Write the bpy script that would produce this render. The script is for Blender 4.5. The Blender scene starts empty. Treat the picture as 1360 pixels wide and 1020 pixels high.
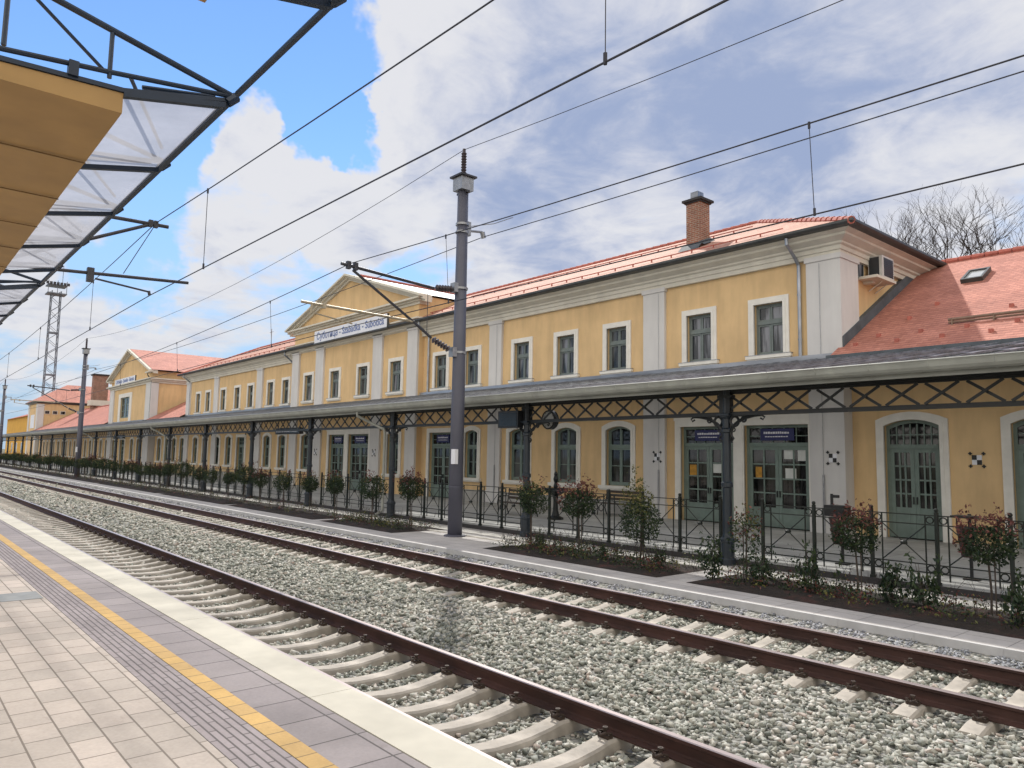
import bpy, bmesh, math, random
import numpy as np
from mathutils import Vector, Matrix
from mathutils.geometry import tessellate_polygon
random.seed(7); rng=np.random.default_rng(7)
PI=math.pi
sc=bpy.context.scene
COL=sc.collection

# ------------------------------------------------------------------ helpers
class MB:
    """collects faces (with a material slot each) and links them as ONE mesh object"""
    def __init__(s): s.v=[]; s.f=[]; s.m=[]; s.slot=0
    def quad(s,*p):
        n=len(s.v); s.v+= [tuple(q) for q in p]; s.f.append(tuple(range(n,n+len(p)))); s.m.append(s.slot)
    def box(s,x0,x1,y0,y1,z0,z1,skip=''):
        if x0>x1:x0,x1=x1,x0
        if y0>y1:y0,y1=y1,y0
        if z0>z1:z0,z1=z1,z0
        n=len(s.v)
        s.v+=[(x0,y0,z0),(x1,y0,z0),(x1,y1,z0),(x0,y1,z0),(x0,y0,z1),(x1,y0,z1),(x1,y1,z1),(x0,y1,z1)]
        for k,f in (('b',(0,3,2,1)),('t',(4,5,6,7)),('f',(0,1,5,4)),('r',(1,2,6,5)),('k',(2,3,7,6)),('l',(3,0,4,7))):
            if k in skip: continue
            s.f.append(tuple(n+i for i in f)); s.m.append(s.slot)
    def tube(s,pts,r,n=8,caps=True):
        pts=[Vector(p) for p in pts]; N=len(pts); rs=r if isinstance(r,(list,tuple)) else [r]*N
        rings=[]; up=None
        for i,p in enumerate(pts):
            d=(pts[min(i+1,N-1)]-pts[max(i-1,0)]).normalized()
            if up is None or abs(d.dot(up))>.98: up=Vector((0,0,1)) if abs(d.z)<.9 else Vector((1,0,0))
            a=d.cross(up).normalized(); b=a.cross(d).normalized(); up=b
            b0=len(s.v)
            for k in range(n):
                t=2*PI*k/n; s.v.append(tuple(p+a*math.cos(t)*rs[i]+b*math.sin(t)*rs[i]))
            rings.append(b0)
        for i in range(N-1):
            for k in range(n):
                a,b=rings[i],rings[i+1]; k2=(k+1)%n
                s.f.append((a+k,a+k2,b+k2,b+k)); s.m.append(s.slot)
        if caps:
            s.f.append(tuple(rings[0]+k for k in reversed(range(n)))); s.m.append(s.slot)
            s.f.append(tuple(rings[-1]+k for k in range(n))); s.m.append(s.slot)
    def ring(s,c,R,r,axis='y',n=14,k=5):
        c=Vector(c); n0=len(s.v)
        for i in range(n):
            a=2*PI*i/n
            for j in range(k):
                b=2*PI*j/k; rad=R+r*math.cos(b); h=r*math.sin(b)
                q={'y':(rad*math.cos(a),h,rad*math.sin(a)),'x':(h,rad*math.cos(a),rad*math.sin(a)),'z':(rad*math.cos(a),rad*math.sin(a),h)}[axis]
                s.v.append(tuple(c+Vector(q)))
        for i in range(n):
            for j in range(k):
                s.f.append((n0+i*k+j,n0+((i+1)%n)*k+j,n0+((i+1)%n)*k+(j+1)%k,n0+i*k+(j+1)%k)); s.m.append(s.slot)
    def lathe(s,cx,cy,prof,n=16):
        n0=len(s.v)
        for r,z in prof:
            for k in range(n):
                a=2*PI*k/n; s.v.append((cx+r*math.cos(a),cy+r*math.sin(a),z))
        for i in range(len(prof)-1):
            for k in range(n):
                k2=(k+1)%n
                s.f.append((n0+i*n+k,n0+i*n+k2,n0+(i+1)*n+k2,n0+(i+1)*n+k)); s.m.append(s.slot)
        s.f.append(tuple(n0+(len(prof)-1)*n+k for k in range(n))); s.m.append(s.slot)
        s.f.append(tuple(n0+k for k in reversed(range(n)))); s.m.append(s.slot)
    def strip(s,outer,inner,y0,y1):
        """ring between two x-z outlines, y0 (front) to y1"""
        for i in range(len(outer)-1):
            o0,o1,i0,i1=outer[i],outer[i+1],inner[i],inner[i+1]
            s.quad((o0[0],y0,o0[1]),(i0[0],y0,i0[1]),(i1[0],y0,i1[1]),(o1[0],y0,o1[1]))
            s.quad((o0[0],y0,o0[1]),(o1[0],y0,o1[1]),(o1[0],y1,o1[1]),(o0[0],y1,o0[1]))
            s.quad((i0[0],y0,i0[1]),(i0[0],y1,i0[1]),(i1[0],y1,i1[1]),(i1[0],y0,i1[1]))
    def prism(s,poly,y0,y1):
        """x-z polygon extruded along y"""
        s.quad(*[(x,y0,z) for x,z in poly]); s.quad(*[(x,y1,z) for x,z in reversed(poly)])
        for i in range(len(poly)):
            a,b=poly[i],poly[(i+1)%len(poly)]
            s.quad((a[0],y0,a[1]),(a[0],y1,a[1]),(b[0],y1,b[1]),(b[0],y0,b[1]))
    def prism_x(s,poly,x0,x1):
        """y-z polygon extruded along x"""
        s.quad(*[(x1,y,z) for y,z in poly]); s.quad(*[(x0,y,z) for y,z in reversed(poly)])
        for i in range(len(poly)):
            a,b=poly[i],poly[(i+1)%len(poly)]
            s.quad((x0,a[0],a[1]),(x0,b[0],b[1]),(x1,b[0],b[1]),(x1,a[0],a[1]))
    def rectsweep(s,x0,x1,y0,y1,prof):
        """profile of (outward offset, z) swept round a rectangle"""
        for (o,z),(p,w) in zip(prof,prof[1:]):
            A=[(x0-o,y0-o,z),(x1+o,y0-o,z),(x1+o,y1+o,z),(x0-o,y1+o,z)]
            B=[(x0-p,y0-p,w),(x1+p,y0-p,w),(x1+p,y1+p,w),(x0-p,y1+p,w)]
            for i in range(4):
                j=(i+1)%4; s.quad(A[i],A[j],B[j],B[i])
    def build(s,name,mats,parent=None,smooth=False,off=None):
        me=bpy.data.meshes.new(name)
        o=Vector(off) if off is not None else (world_of(parent) if parent else Vector((0,0,0)))
        V=np.array(s.v,dtype=np.float32)-np.array(o,dtype=np.float32)
        me.from_pydata(V.tolist(),[],s.f)
        if not isinstance(mats,(list,tuple)): mats=[mats]
        for m in mats: me.materials.append(m)
        me.polygons.foreach_set('material_index',s.m)
        if smooth: me.polygons.foreach_set('use_smooth',[True]*len(s.f))
        uvmap(me,o); me.update()
        ob=bpy.data.objects.new(name,me); COL.objects.link(ob)
        if parent: ob.parent=parent
        else: ob.location=o
        return ob
def world_of(o):
    l=Vector((0,0,0))
    while o: l=l+o.location; o=o.parent
    return l
def uvmap(me,o):
    uv=me.uv_layers.new(name='UVMap')
    nl=len(me.loops); vi=np.empty(nl,np.int32); me.loops.foreach_get('vertex_index',vi)
    co=np.empty(len(me.vertices)*3,np.float32); me.vertices.foreach_get('co',co); co=co.reshape(-1,3)+np.array(o,np.float32)
    nn=np.empty(len(me.polygons)*3,np.float32); me.polygons.foreach_get('normal',nn); nn=nn.reshape(-1,3)
    lt=np.empty(len(me.polygons),np.int32); me.polygons.foreach_get('loop_total',lt)
    n=np.repeat(nn,lt,axis=0)
    t=np.stack([-n[:,1],n[:,0],np.zeros(len(n))],1); L=np.linalg.norm(t,axis=1)
    flat=L<.05; t[flat]=(1,0,0); L[flat]=1; t/=L[:,None]
    b=np.cross(n,t); P=co[vi]
    out=np.stack([(P*t).sum(1),(P*b).sum(1)],1).astype(np.float32).ravel()
    uv.data.foreach_set('uv',out)
def tag(o,label,cat,group=None,kind=None):
    o['label']=label; o['category']=cat
    if group: o['group']=group
    if kind: o['kind']=kind
    return o
def thing(name,loc,label,cat,group=None,rz=0):
    o=bpy.data.objects.new(name,None); COL.objects.link(o); o.location=loc; o.rotation_euler=(0,0,rz)
    o.empty_display_size=.2
    return tag(o,label,cat,group)
def structure(o): o['kind']='structure'; return o
def copy_tree(o,parent=None):
    c=o.copy(); COL.objects.link(c); c.parent=parent
    for ch in list(o.children): copy_tree(ch,c)
    return c

# ------------------------------------------------------------------ materials
def mat(name,build):
    m=bpy.data.materials.new(name); m.use_nodes=True; nt=m.node_tree; nt.nodes.clear()
    out=nt.nodes.new('ShaderNodeOutputMaterial'); b=nt.nodes.new('ShaderNodeBsdfPrincipled')
    nt.links.new(b.outputs[0],out.inputs[0]); build(nt,b,out); return m
def N(nt,t,**k):
    n=nt.nodes.new(t)
    for a,v in k.items():
        if a.startswith('i_'):
            key=a[2:]; key=int(key) if key.isdigit() else key.replace('_',' ')
            n.inputs[key].default_value=v
        else: setattr(n,a,v)
    return n
def C4(c): return (c[0],c[1],c[2],1)
def noise(nt,scale,detail=4,coord='Object',rough=.6,stretch=None):
    tc=N(nt,'ShaderNodeTexCoord'); src=tc.outputs[coord]
    if stretch:
        mp=N(nt,'ShaderNodeMapping'); mp.inputs['Scale'].default_value=stretch; nt.links.new(src,mp.inputs[0]); src=mp.outputs[0]
    n=N(nt,'ShaderNodeTexNoise',i_Scale=scale,i_Detail=detail,i_Roughness=rough); nt.links.new(src,n.inputs['Vector']); return n
def ramp(nt,src,stops):
    r=N(nt,'ShaderNodeValToRGB'); e=r.color_ramp.elements
    while len(e)<len(stops): e.new(.5)
    for el,(p,c) in zip(e,stops): el.position=p; el.color=C4(c) if len(c)==3 else c
    nt.links.new(src,r.inputs[0]); return r
def mixc(nt,fac,a,b,mode='MIX'):
    m=N(nt,'ShaderNodeMix',data_type='RGBA',blend_type=mode)
    for sock,v in ((m.inputs[0],fac),(m.inputs[6],a),(m.inputs[7],b)):
        if hasattr(v,'is_output') or hasattr(v,'links'): nt.links.new(v,sock)
        elif isinstance(v,(int,float)): sock.default_value=v
        else: sock.default_value=C4(v)
    return m.outputs[2]
def bump(nt,b,h,strength=.3,dist=.02):
    n=N(nt,'ShaderNodeBump',i_Strength=strength,i_Distance=dist); nt.links.new(h,n.inputs['Height']); nt.links.new(n.outputs[0],b.inputs['Normal'])
def plain(name,c,rough=.6,metal=0,var=.25,scale=3,bmp=0,stretch=None,spec=.5):
    def f(nt,b,o):
        n=noise(nt,scale,3,stretch=stretch)
        r=ramp(nt,n.outputs[0],[(.3,[v*(1-var) for v in c]),(.7,[min(1,v*(1+var*.6)) for v in c])])
        nt.links.new(r.outputs[0],b.inputs['Base Color'])
        b.inputs['Roughness'].default_value=rough; b.inputs['Metallic'].default_value=metal; b.inputs['Specular IOR Level'].default_value=spec
        if bmp: bump(nt,b,noise(nt,scale*12,4).outputs[0],bmp,.01)
    return mat(name,f)
def brickmat(name,c1,c2,mortar,w,h,ms,off=.5,rough=.8,bmp=.4,dirt=.25,bias=0.0,dscale=1.2,freq=2,bd=.01):
    def f(nt,b,o):
        tc=N(nt,'ShaderNodeTexCoord')
        br=N(nt,'ShaderNodeTexBrick',offset=off,offset_frequency=freq,squash=1.0)
        br.inputs['Color1'].default_value=C4(c1); br.inputs['Color2'].default_value=C4(c2); br.inputs['Mortar'].default_value=C4(mortar)
        br.inputs['Scale'].default_value=1; br.inputs['Mortar Size'].default_value=ms; br.inputs['Mortar Smooth'].default_value=.1
        br.inputs['Bias'].default_value=bias; br.inputs['Brick Width'].default_value=w; br.inputs['Row Height'].default_value=h
        nt.links.new(tc.outputs['UV'],br.inputs['Vector'])
        n=noise(nt,dscale,6); n2=noise(nt,45,3)
        r=ramp(nt,n.outputs[0],[(.3,[1-dirt]*3),(.68,[1.0]*3)])
        c=mixc(nt,1.0,br.outputs['Color'],r.outputs[0],'MULTIPLY')
        r2=ramp(nt,n2.outputs[0],[(.25,[.86]*3),(.75,[1.0]*3)])
        c=mixc(nt,1.0,c,r2.outputs[0],'MULTIPLY')
        n5=noise(nt,5.5,7,rough=.7); r5=ramp(nt,n5.outputs[0],[(.60,(1,1,1)),(.72,(.80,.78,.76))]); c=mixc(nt,1.0,c,r5.outputs[0],'MULTIPLY')
        nt.links.new(c,b.inputs['Base Color']); b.inputs['Roughness'].default_value=rough; b.inputs['Specular IOR Level'].default_value=.3
        inv=N(nt,'ShaderNodeMath',operation='SUBTRACT'); inv.inputs[0].default_value=1; nt.links.new(br.outputs['Fac'],inv.inputs[1])
        ad=N(nt,'ShaderNodeMath',operation='MULTIPLY_ADD'); nt.links.new(n2.outputs[0],ad.inputs[0]); ad.inputs[1].default_value=.25; nt.links.new(inv.outputs[0],ad.inputs[2])
        bump(nt,b,ad.outputs[0],bmp,bd)
    return mat(name,f)
def stucco(name,c,var=.13,streak=.13):
    def f(nt,b,o):
        n=noise(nt,.55,6); n3=noise(nt,2.2,5,stretch=(1,1,.18))
        r=ramp(nt,n.outputs[0],[(.3,[v*(1-var) for v in c]),(.7,[min(1,v*(1+var*.5)) for v in c])])
        r3=ramp(nt,n3.outputs[0],[(.35,[1-streak,1-streak,1-streak*.9]),(.6,[1,1,1])])
        col=mixc(nt,1.0,r.outputs[0],r3.outputs[0],'MULTIPLY')
        nt.links.new(col,b.inputs['Base Color']); b.inputs['Roughness'].default_value=.9; b.inputs['Specular IOR Level'].default_value=.2
        bump(nt,b,noise(nt,60,3).outputs[0],.12,.006)
    return mat(name,f)
def glassmat(name,dark,light,seed,cs=3.0):
    def f(nt,b,o):
        tc=N(nt,'ShaderNodeTexCoord'); mp=N(nt,'ShaderNodeMapping'); mp.inputs['Scale'].default_value=(cs,cs,.35); mp.inputs['Location'].default_value=(seed,0,0)
        nt.links.new(tc.outputs['Object'],mp.inputs[0])
        n=N(nt,'ShaderNodeTexNoise',i_Scale=1.6,i_Detail=3); nt.links.new(mp.outputs[0],n.inputs['Vector'])
        r=ramp(nt,n.outputs[0],[(.46,dark),(.6,light)])
        nt.links.new(r.outputs[0],b.inputs['Base Color']); b.inputs['Roughness'].default_value=.04; b.inputs['Specular IOR Level'].default_value=.5
        nz=noise(nt,1.1,1); bump(nt,b,nz.outputs[0],.04,.05)
    return mat(name,f)
def tilemat(name,c1,c2,mort,w=.19,h=.165):
    def f(nt,b,o):
        tc=N(nt,'ShaderNodeTexCoord')
        br=N(nt,'ShaderNodeTexBrick',offset=.5,offset_frequency=2)
        for k,v in (('Color1',C4(c1)),('Color2',C4(c2)),('Mortar',C4(mort)),('Scale',1),('Mortar Size',.012),('Mortar Smooth',.35),('Bias',-.1),('Brick Width',w),('Row Height',h)): br.inputs[k].default_value=v
        nt.links.new(tc.outputs['UV'],br.inputs['Vector'])
        n=noise(nt,.7,6,'UV'); r=ramp(nt,n.outputs[0],[(.3,(.72,.7,.7)),(.65,(1,1,1))])
        c=mixc(nt,1.0,br.outputs['Color'],r.outputs[0],'MULTIPLY')
        n2=noise(nt,7,4,'UV'); r2=ramp(nt,n2.outputs[0],[(.3,(.8,.8,.8)),(.7,(1,1,1))]); c=mixc(nt,1.0,c,r2.outputs[0],'MULTIPLY')
        b.inputs['Roughness'].default_value=.8; b.inputs['Specular IOR Level'].default_value=.25; cc=c
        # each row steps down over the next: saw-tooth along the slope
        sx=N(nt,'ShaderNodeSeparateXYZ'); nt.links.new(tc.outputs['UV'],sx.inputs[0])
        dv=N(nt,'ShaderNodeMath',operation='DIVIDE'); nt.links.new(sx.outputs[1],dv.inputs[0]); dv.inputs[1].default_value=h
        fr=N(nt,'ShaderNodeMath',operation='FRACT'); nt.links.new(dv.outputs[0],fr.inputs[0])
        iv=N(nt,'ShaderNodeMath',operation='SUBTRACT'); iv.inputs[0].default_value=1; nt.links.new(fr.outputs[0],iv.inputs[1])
        # overlap shade painted into the colour along the foot of every row
        gr=ramp(nt,fr.outputs[0],[(0,(.30,.26,.26)),(.22,(.9,.88,.88)),(.36,(1,1,1))]); n4=noise(nt,3.0,4,'UV'); lap_mask=ramp(nt,n4.outputs[0],[(.3,(0,0,0)),(.6,(1,1,1))])
        sp=N(nt,'ShaderNodeSeparateColor'); nt.links.new(lap_mask.outputs[0],sp.inputs[0])
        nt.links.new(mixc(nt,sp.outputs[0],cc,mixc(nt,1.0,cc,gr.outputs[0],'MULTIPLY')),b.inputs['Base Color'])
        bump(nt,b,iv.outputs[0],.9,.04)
    return mat(name,f)

M={}
M['yellow']=stucco('yellow_stucco',(.72,.51,.275))
M['yellow_deep']=stucco('deep_yellow_stucco',(.64,.37,.08))
M['white_stucco']=stucco('white_stucco',(.63,.62,.61),.08,.08)
M['cream']=stucco('cream_moulding',(.66,.63,.55),.08,.1)
M['plinth']=stucco('grey_plinth',(.42,.41,.39),.15,.15)
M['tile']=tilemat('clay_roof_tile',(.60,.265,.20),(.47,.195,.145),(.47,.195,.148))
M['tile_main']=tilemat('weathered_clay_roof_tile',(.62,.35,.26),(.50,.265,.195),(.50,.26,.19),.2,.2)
M['ridge']=plain('clay_ridge_tile',(.42,.13,.1),.8,0,.25,4)
M['brick']=brickmat('chimney_brick',(.38,.16,.10),(.28,.11,.07),(.42,.36,.3),.25,.075,.012,bmp=.6,dirt=.4,dscale=1.6)
M['zinc']=plain('zinc_sheet',(.30,.32,.36),.32,.6,.45,1.2,.05,stretch=(.25,2.5,1),spec=.5)
M['gutter_dark']=plain('dark_gutter_metal',(.07,.075,.075),.5,.2,.3,3)
M['gutter_grey']=plain('grey_green_gutter_paint',(.30,.31,.28),.5,0,.2,2)
M['flash']=plain('lead_flashing',(.085,.10,.115),.75,0,.25,3)
M['iron']=plain('dark_green_iron_paint',(.005,.007,.008),.45,0,.3,6)
M['iron_blue']=plain('blue_grey_iron_paint',(.014,.022,.032),.4,0,.25,5)
M['fence_iron']=plain('dark_fence_iron',(.006,.011,.008),.5,0,.3,6)
M['frame_green']=plain('grey_green_joinery',(.165,.22,.195),.5,0,.15,4)
M['frame_grey']=plain('grey_window_joinery',(.15,.18,.175),.5,0,.15,4)
M['trim']=plain('white_window_trim',(.74,.72,.67),.8,0,.08,3,.05)
M['glass_a']=glassmat('window_glass_with_curtain',(.02,.025,.032),(.20,.21,.24),1.3)
M['glass_b']=glassmat('dark_window_glass',(.008,.010,.012),(.07,.075,.08),4.1,2.0)
M['glass_c']=glassmat('door_glass',(.003,.004,.004),(.03,.03,.03),7.7,4.5)
M['blue_sign']=plain('blue_sign_enamel',(.012,.016,.10),.4,0,.1,3)
M['sign_white']=plain('white_sign_enamel',(.74,.75,.80),.4,0,.05,2)
M['letter_blue']=plain('blue_lettering',(.15,.20,.40),.5,0,.1,3)
M['letter_white']=plain('white_lettering',(.7,.7,.75),.5,0,.05,3)
M['black']=plain('black_plastic',(.01,.011,.013),.4,0,.3,4)
M['dark_panel']=plain('dark_display_glass',(.006,.012,.018),.15,0,.3,3)
M['clock_face']=plain('white_clock_face',(.42,.43,.42),.35,0,.1,4)
M['mast']=plain('grey_mast_paint',(.085,.088,.118),.55,.1,.12,1.5,.05)
M['galv']=plain('galvanised_steel',(.33,.34,.36),.45,.6,.25,8)
M['steel_dark']=plain('dark_tube_steel',(.055,.055,.065),.5,.3,.3,6)
M['steel_brass']=plain('pale_aluminium_tube',(.42,.36,.26),.45,.3,.25,6)
M['insulator']=plain('brown_porcelain',(.045,.034,.042),.3,0,.3,9)
M['wire']=plain('tarnished_copper_wire',(.035,.035,.045),.5,.3,.1,2)
M['canopy_blue']=plain('blue_grey_truss_paint',(.012,.026,.052),.45,0,.25,4)
M['soffit']=plain('ochre_soffit_cladding',(.45,.275,.10),.6,0,.14,1.6)
M['lattice_tower']=plain('blue_grey_lattice_steel',(.17,.19,.23),.5,.2,.2,2)
M['ac_white']=plain('white_appliance_metal',(.55,.55,.53),.5,0,.1,4)
M['ac_dark']=plain('dark_grille',(.03,.035,.04),.5,0,.2,6)
M['bin']=plain('rusty_red_bin_metal',(.055,.028,.026),.6,0,.35,7)
M['rail_rust']=plain('rusty_rail_steel',(.060,.026,.020),.75,.1,.5,5,.15,stretch=(.3,1,1))
M['rail_top']=plain('polished_rail_head',(.40,.34,.34),.35,.5,.15,3,stretch=(.2,1,1))
M['clip']=plain('rusty_clip_steel',(.06,.04,.03),.7,.2,.4,20)
M['sleeper']=plain('pale_concrete_sleeper',(.46,.42,.365),.9,0,.34,3,.3)
M['concrete']=plain('pale_concrete',(.52,.50,.46),.9,0,.15,2,.2)
M['kerb']=plain('grey_concrete_kerb',(.50,.50,.50),.9,0,.15,3,.15)
M['riser']=plain('dark_step_stone',(.035,.033,.035),.8,0,.3,3,.2)
M['coping']=plain('cream_platform_coping',(.50,.475,.40),.85,0,.18,1.6,.2)
M['canopy_ceiling']=plain('pale_underside_boards',(.70,.68,.63),.8,0,.2,3)  # ceiling boards, colour set pale to bounce light under the canopy
M['paver']=brickmat('beige_paver',(.56,.485,.425),(.45,.40,.35),(.22,.185,.155),.30,.20,.006,bmp=.5,dirt=.30,dscale=1.1)
M['slab']=brickmat('grey_violet_slab',(.325,.29,.29),(.275,.245,.25),(.10,.088,.088),.42,.6,.007,off=0,bmp=.4,dirt=.30,dscale=1.1)
M['tactile']=brickmat('grooved_tactile_paving',(.33,.29,.295),(.28,.245,.25),(.115,.10,.10),.33,.05,.0062,off=.5,bmp=.9,dirt=.22,dscale=1.4)
M['yellow_line']=brickmat('yellow_line_tile',(.60,.385,.13),(.52,.34,.13),(.26,.18,.08),.215,.6,.006,off=0,bmp=.4,dirt=.22,dscale=2.4)
M['pave_grey']=brickmat('grey_footway_paver',(.60,.57,.55),(.52,.495,.48),(.30,.285,.275),.6,.35,.007,off=0,bmp=.3,dirt=.22,dscale=1.0)
M['station_floor']=brickmat('pale_station_platform_slab',(.52,.52,.50),(.44,.44,.42),(.24,.24,.23),1.2,.6,.01,off=0,bmp=.25,dirt=.35,dscale=.6)
def f(nt,b,o):
    n=noise(nt,2.5,8); n2=noise(nt,14,5)
    r=ramp(nt,n.outputs[0],[(.3,(.016,.012,.009)),(.55,(.034,.023,.018)),(.72,(.085,.030,.024))])
    r2=ramp(nt,n2.outputs[0],[(.3,(.5,.5,.5)),(.7,(1,1,1))])
    nt.links.new(mixc(nt,1.0,r.outputs[0],r2.outputs[0],'MULTIPLY'),b.inputs['Base Color']); b.inputs['Roughness'].default_value=.95
    bump(nt,b,n2.outputs[0],.8,.05)
M['soil']=mat('bark_mulch_soil',f)
def f(nt,b,o):
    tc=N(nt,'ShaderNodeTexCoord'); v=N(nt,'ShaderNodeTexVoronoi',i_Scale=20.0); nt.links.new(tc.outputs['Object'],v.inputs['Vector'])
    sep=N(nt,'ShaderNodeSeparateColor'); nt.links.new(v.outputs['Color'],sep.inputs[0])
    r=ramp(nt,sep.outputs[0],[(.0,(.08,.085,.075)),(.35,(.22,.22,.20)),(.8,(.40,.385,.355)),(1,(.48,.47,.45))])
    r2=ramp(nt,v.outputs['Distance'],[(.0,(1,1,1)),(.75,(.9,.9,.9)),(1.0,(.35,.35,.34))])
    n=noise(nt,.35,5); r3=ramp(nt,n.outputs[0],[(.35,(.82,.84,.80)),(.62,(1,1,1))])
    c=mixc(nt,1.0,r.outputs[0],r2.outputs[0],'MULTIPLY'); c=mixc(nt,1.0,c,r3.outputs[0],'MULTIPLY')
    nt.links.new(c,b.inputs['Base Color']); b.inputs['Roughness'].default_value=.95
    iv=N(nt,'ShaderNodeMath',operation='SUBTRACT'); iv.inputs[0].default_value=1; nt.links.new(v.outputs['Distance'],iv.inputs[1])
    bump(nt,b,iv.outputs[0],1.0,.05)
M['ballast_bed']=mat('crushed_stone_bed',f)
def stonemat(name,stops):
    def f(nt,b,o):
        g=N(nt,'ShaderNodeNewGeometry')
        r=ramp(nt,g.outputs['Random Per Island'],stops)
        n=noise(nt,.45,4); r2=ramp(nt,n.outputs[0],[(.35,(.86,.88,.84)),(.62,(1.0,.98,.96))])
        n3=noise(nt,40,3); r3=ramp(nt,n3.outputs[0],[(.3,(.8,.8,.8)),(.7,(1,1,1))])
        c=mixc(nt,1.0,r.outputs[0],r2.outputs[0],'MULTIPLY'); c=mixc(nt,1.0,c,r3.outputs[0],'MULTIPLY')
        nt.links.new(c,b.inputs['Base Color']); b.inputs['Roughness'].default_value=.9
    return mat(name,f)
M['stones']=stonemat('crushed_limestone',[(.0,(.11,.12,.105)),(.25,(.27,.285,.255)),(.6,(.45,.45,.405)),(.9,(.64,.62,.575)),(1,(.40,.32,.28))])
M['stones_blue']=stonemat('blue_grey_gravel',[(.0,(.15,.16,.19)),(.4,(.30,.31,.36)),(.8,(.46,.47,.52)),(1,(.56,.56,.58))])
def leafmat(name,stops,trans=.25):
    def f(nt,b,o):
        g=N(nt,'ShaderNodeNewGeometry'); r=ramp(nt,g.outputs['Random Per Island'],stops)
        nt.links.new(r.outputs[0],b.inputs['Base Color']); b.inputs['Roughness'].default_value=.5; b.inputs['Specular IOR Level'].default_value=.35
        t=N(nt,'ShaderNodeBsdfTranslucent'); nt.links.new(r.outputs[0],t.inputs[0])
        mx=N(nt,'ShaderNodeMixShader'); mx.inputs[0].default_value=trans
        nt.links.new(b.outputs[0],mx.inputs[1]); nt.links.new(t.outputs[0],mx.inputs[2]); nt.links.new(mx.outputs[0],o.inputs[0])
    return mat(name,f)
M['leaf']=leafmat('dark_green_leaf',[(0,(.012,.026,.014)),(.6,(.028,.052,.024)),(1,(.06,.085,.03))])
M['leaf_red']=leafmat('red_young_leaf',[(0,(.055,.020,.016)),(.6,(.13,.040,.034)),(1,(.24,.095,.08))])
M['leaf_yellow']=leafmat('yellow_green_leaf',[(0,(.05,.06,.02)),(.6,(.12,.13,.04)),(1,(.22,.20,.06))])
M['bark']=plain('grey_brown_bark',(.07,.055,.045),.9,0,.3,12,.3)
M['twig']=plain('dark_bare_twig',(.035,.028,.026),.9,0,.2,8)
def f(nt,b,o):
    n=noise(nt,2.2,5); r=ramp(nt,n.outputs[0],[(.3,(.36,.37,.41)),(.7,(.44,.45,.50))])
    nt.links.new(r.outputs[0],b.inputs['Base Color']); b.inputs['Roughness'].default_value=.6
    t=N(nt,'ShaderNodeBsdfTranslucent'); nt.links.new(r.outputs[0],t.inputs[0])
    tr=N(nt,'ShaderNodeBsdfTransparent'); tr.inputs[0].default_value=(.9,.9,.93,1)
    m1=N(nt,'ShaderNodeMixShader'); m1.inputs[0].default_value=.7
    nt.links.new(b.outputs[0],m1.inputs[1]); nt.links.new(t.outputs[0],m1.inputs[2])
    m2=N(nt,'ShaderNodeMixShader'); m2.inputs[0].default_value=.14
    nt.links.new(m1.outputs[0],m2.inputs[1]); nt.links.new(tr.outputs[0],m2.inputs[2]); nt.links.new(m2.outputs[0],o.inputs[0])
M['membrane']=mat('milky_roof_sheet',f)
def f(nt,b,o):
    n=noise(nt,1.2,5); r=ramp(nt,n.outputs[0],[(.3,(.62,.66,.70)),(.7,(.78,.80,.82))])
    nt.links.new(r.outputs[0],b.inputs['Base Color']); b.inputs['Roughness'].default_value=.25
    t=N(nt,'ShaderNodeBsdfTranslucent'); nt.links.new(r.outputs[0],t.inputs[0]); tr=N(nt,'ShaderNodeBsdfTransparent'); tr.inputs[0].default_value=(.88,.90,.92,1)
    m1=N(nt,'ShaderNodeMixShader'); m1.inputs[0].default_value=.75; nt.links.new(b.outputs[0],m1.inputs[1]); nt.links.new(t.outputs[0],m1.inputs[2])
    m2=N(nt,'ShaderNodeMixShader'); m2.inputs[0].default_value=.78; nt.links.new(m1.outputs[0],m2.inputs[1]); nt.links.new(tr.outputs[0],m2.inputs[2]); nt.links.new(m2.outputs[0],o.inputs[0])
M['added_rooflight']=mat('added_rooflight_glass',f)
def f(nt,b,o):
    n=noise(nt,.05,6); r=ramp(nt,n.outputs[0],[(.3,(.06,.075,.035)),(.7,(.16,.14,.10))]); nt.links.new(r.outputs[0],b.inputs['Base Color']); b.inputs['Roughness'].default_value=1
M['ground']=mat('rough_ground',f)

# ------------------------------------------------------------------ camera
F,YAW,PIT,ROL,CH=980.82,0.860416,0.0983457,0.0174999,2.2685
def camera():
    cy,sy,cp,sp=math.cos(YAW),math.sin(YAW),math.cos(PIT),math.sin(PIT)
    fw=Vector((-sy*cp,cy*cp,sp)); r=Vector((cy,sy,0)); u=r.cross(fw)
    r2=math.cos(ROL)*r+math.sin(ROL)*u; u2=-math.sin(ROL)*r+math.cos(ROL)*u
    cd=bpy.data.cameras.new('camera'); cd.sensor_fit='HORIZONTAL'; cd.sensor_width=36; cd.lens=F/1360*36; cd.clip_end=5000; cd.clip_start=.05
    o=bpy.data.objects.new('camera',cd); COL.objects.link(o)
    o.matrix_world=Matrix(((r2.x,u2.x,-fw.x,0),(r2.y,u2.y,-fw.y,0),(r2.z,u2.z,-fw.z,CH),(0,0,0,1)))
    sc.camera=o
camera()

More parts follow.
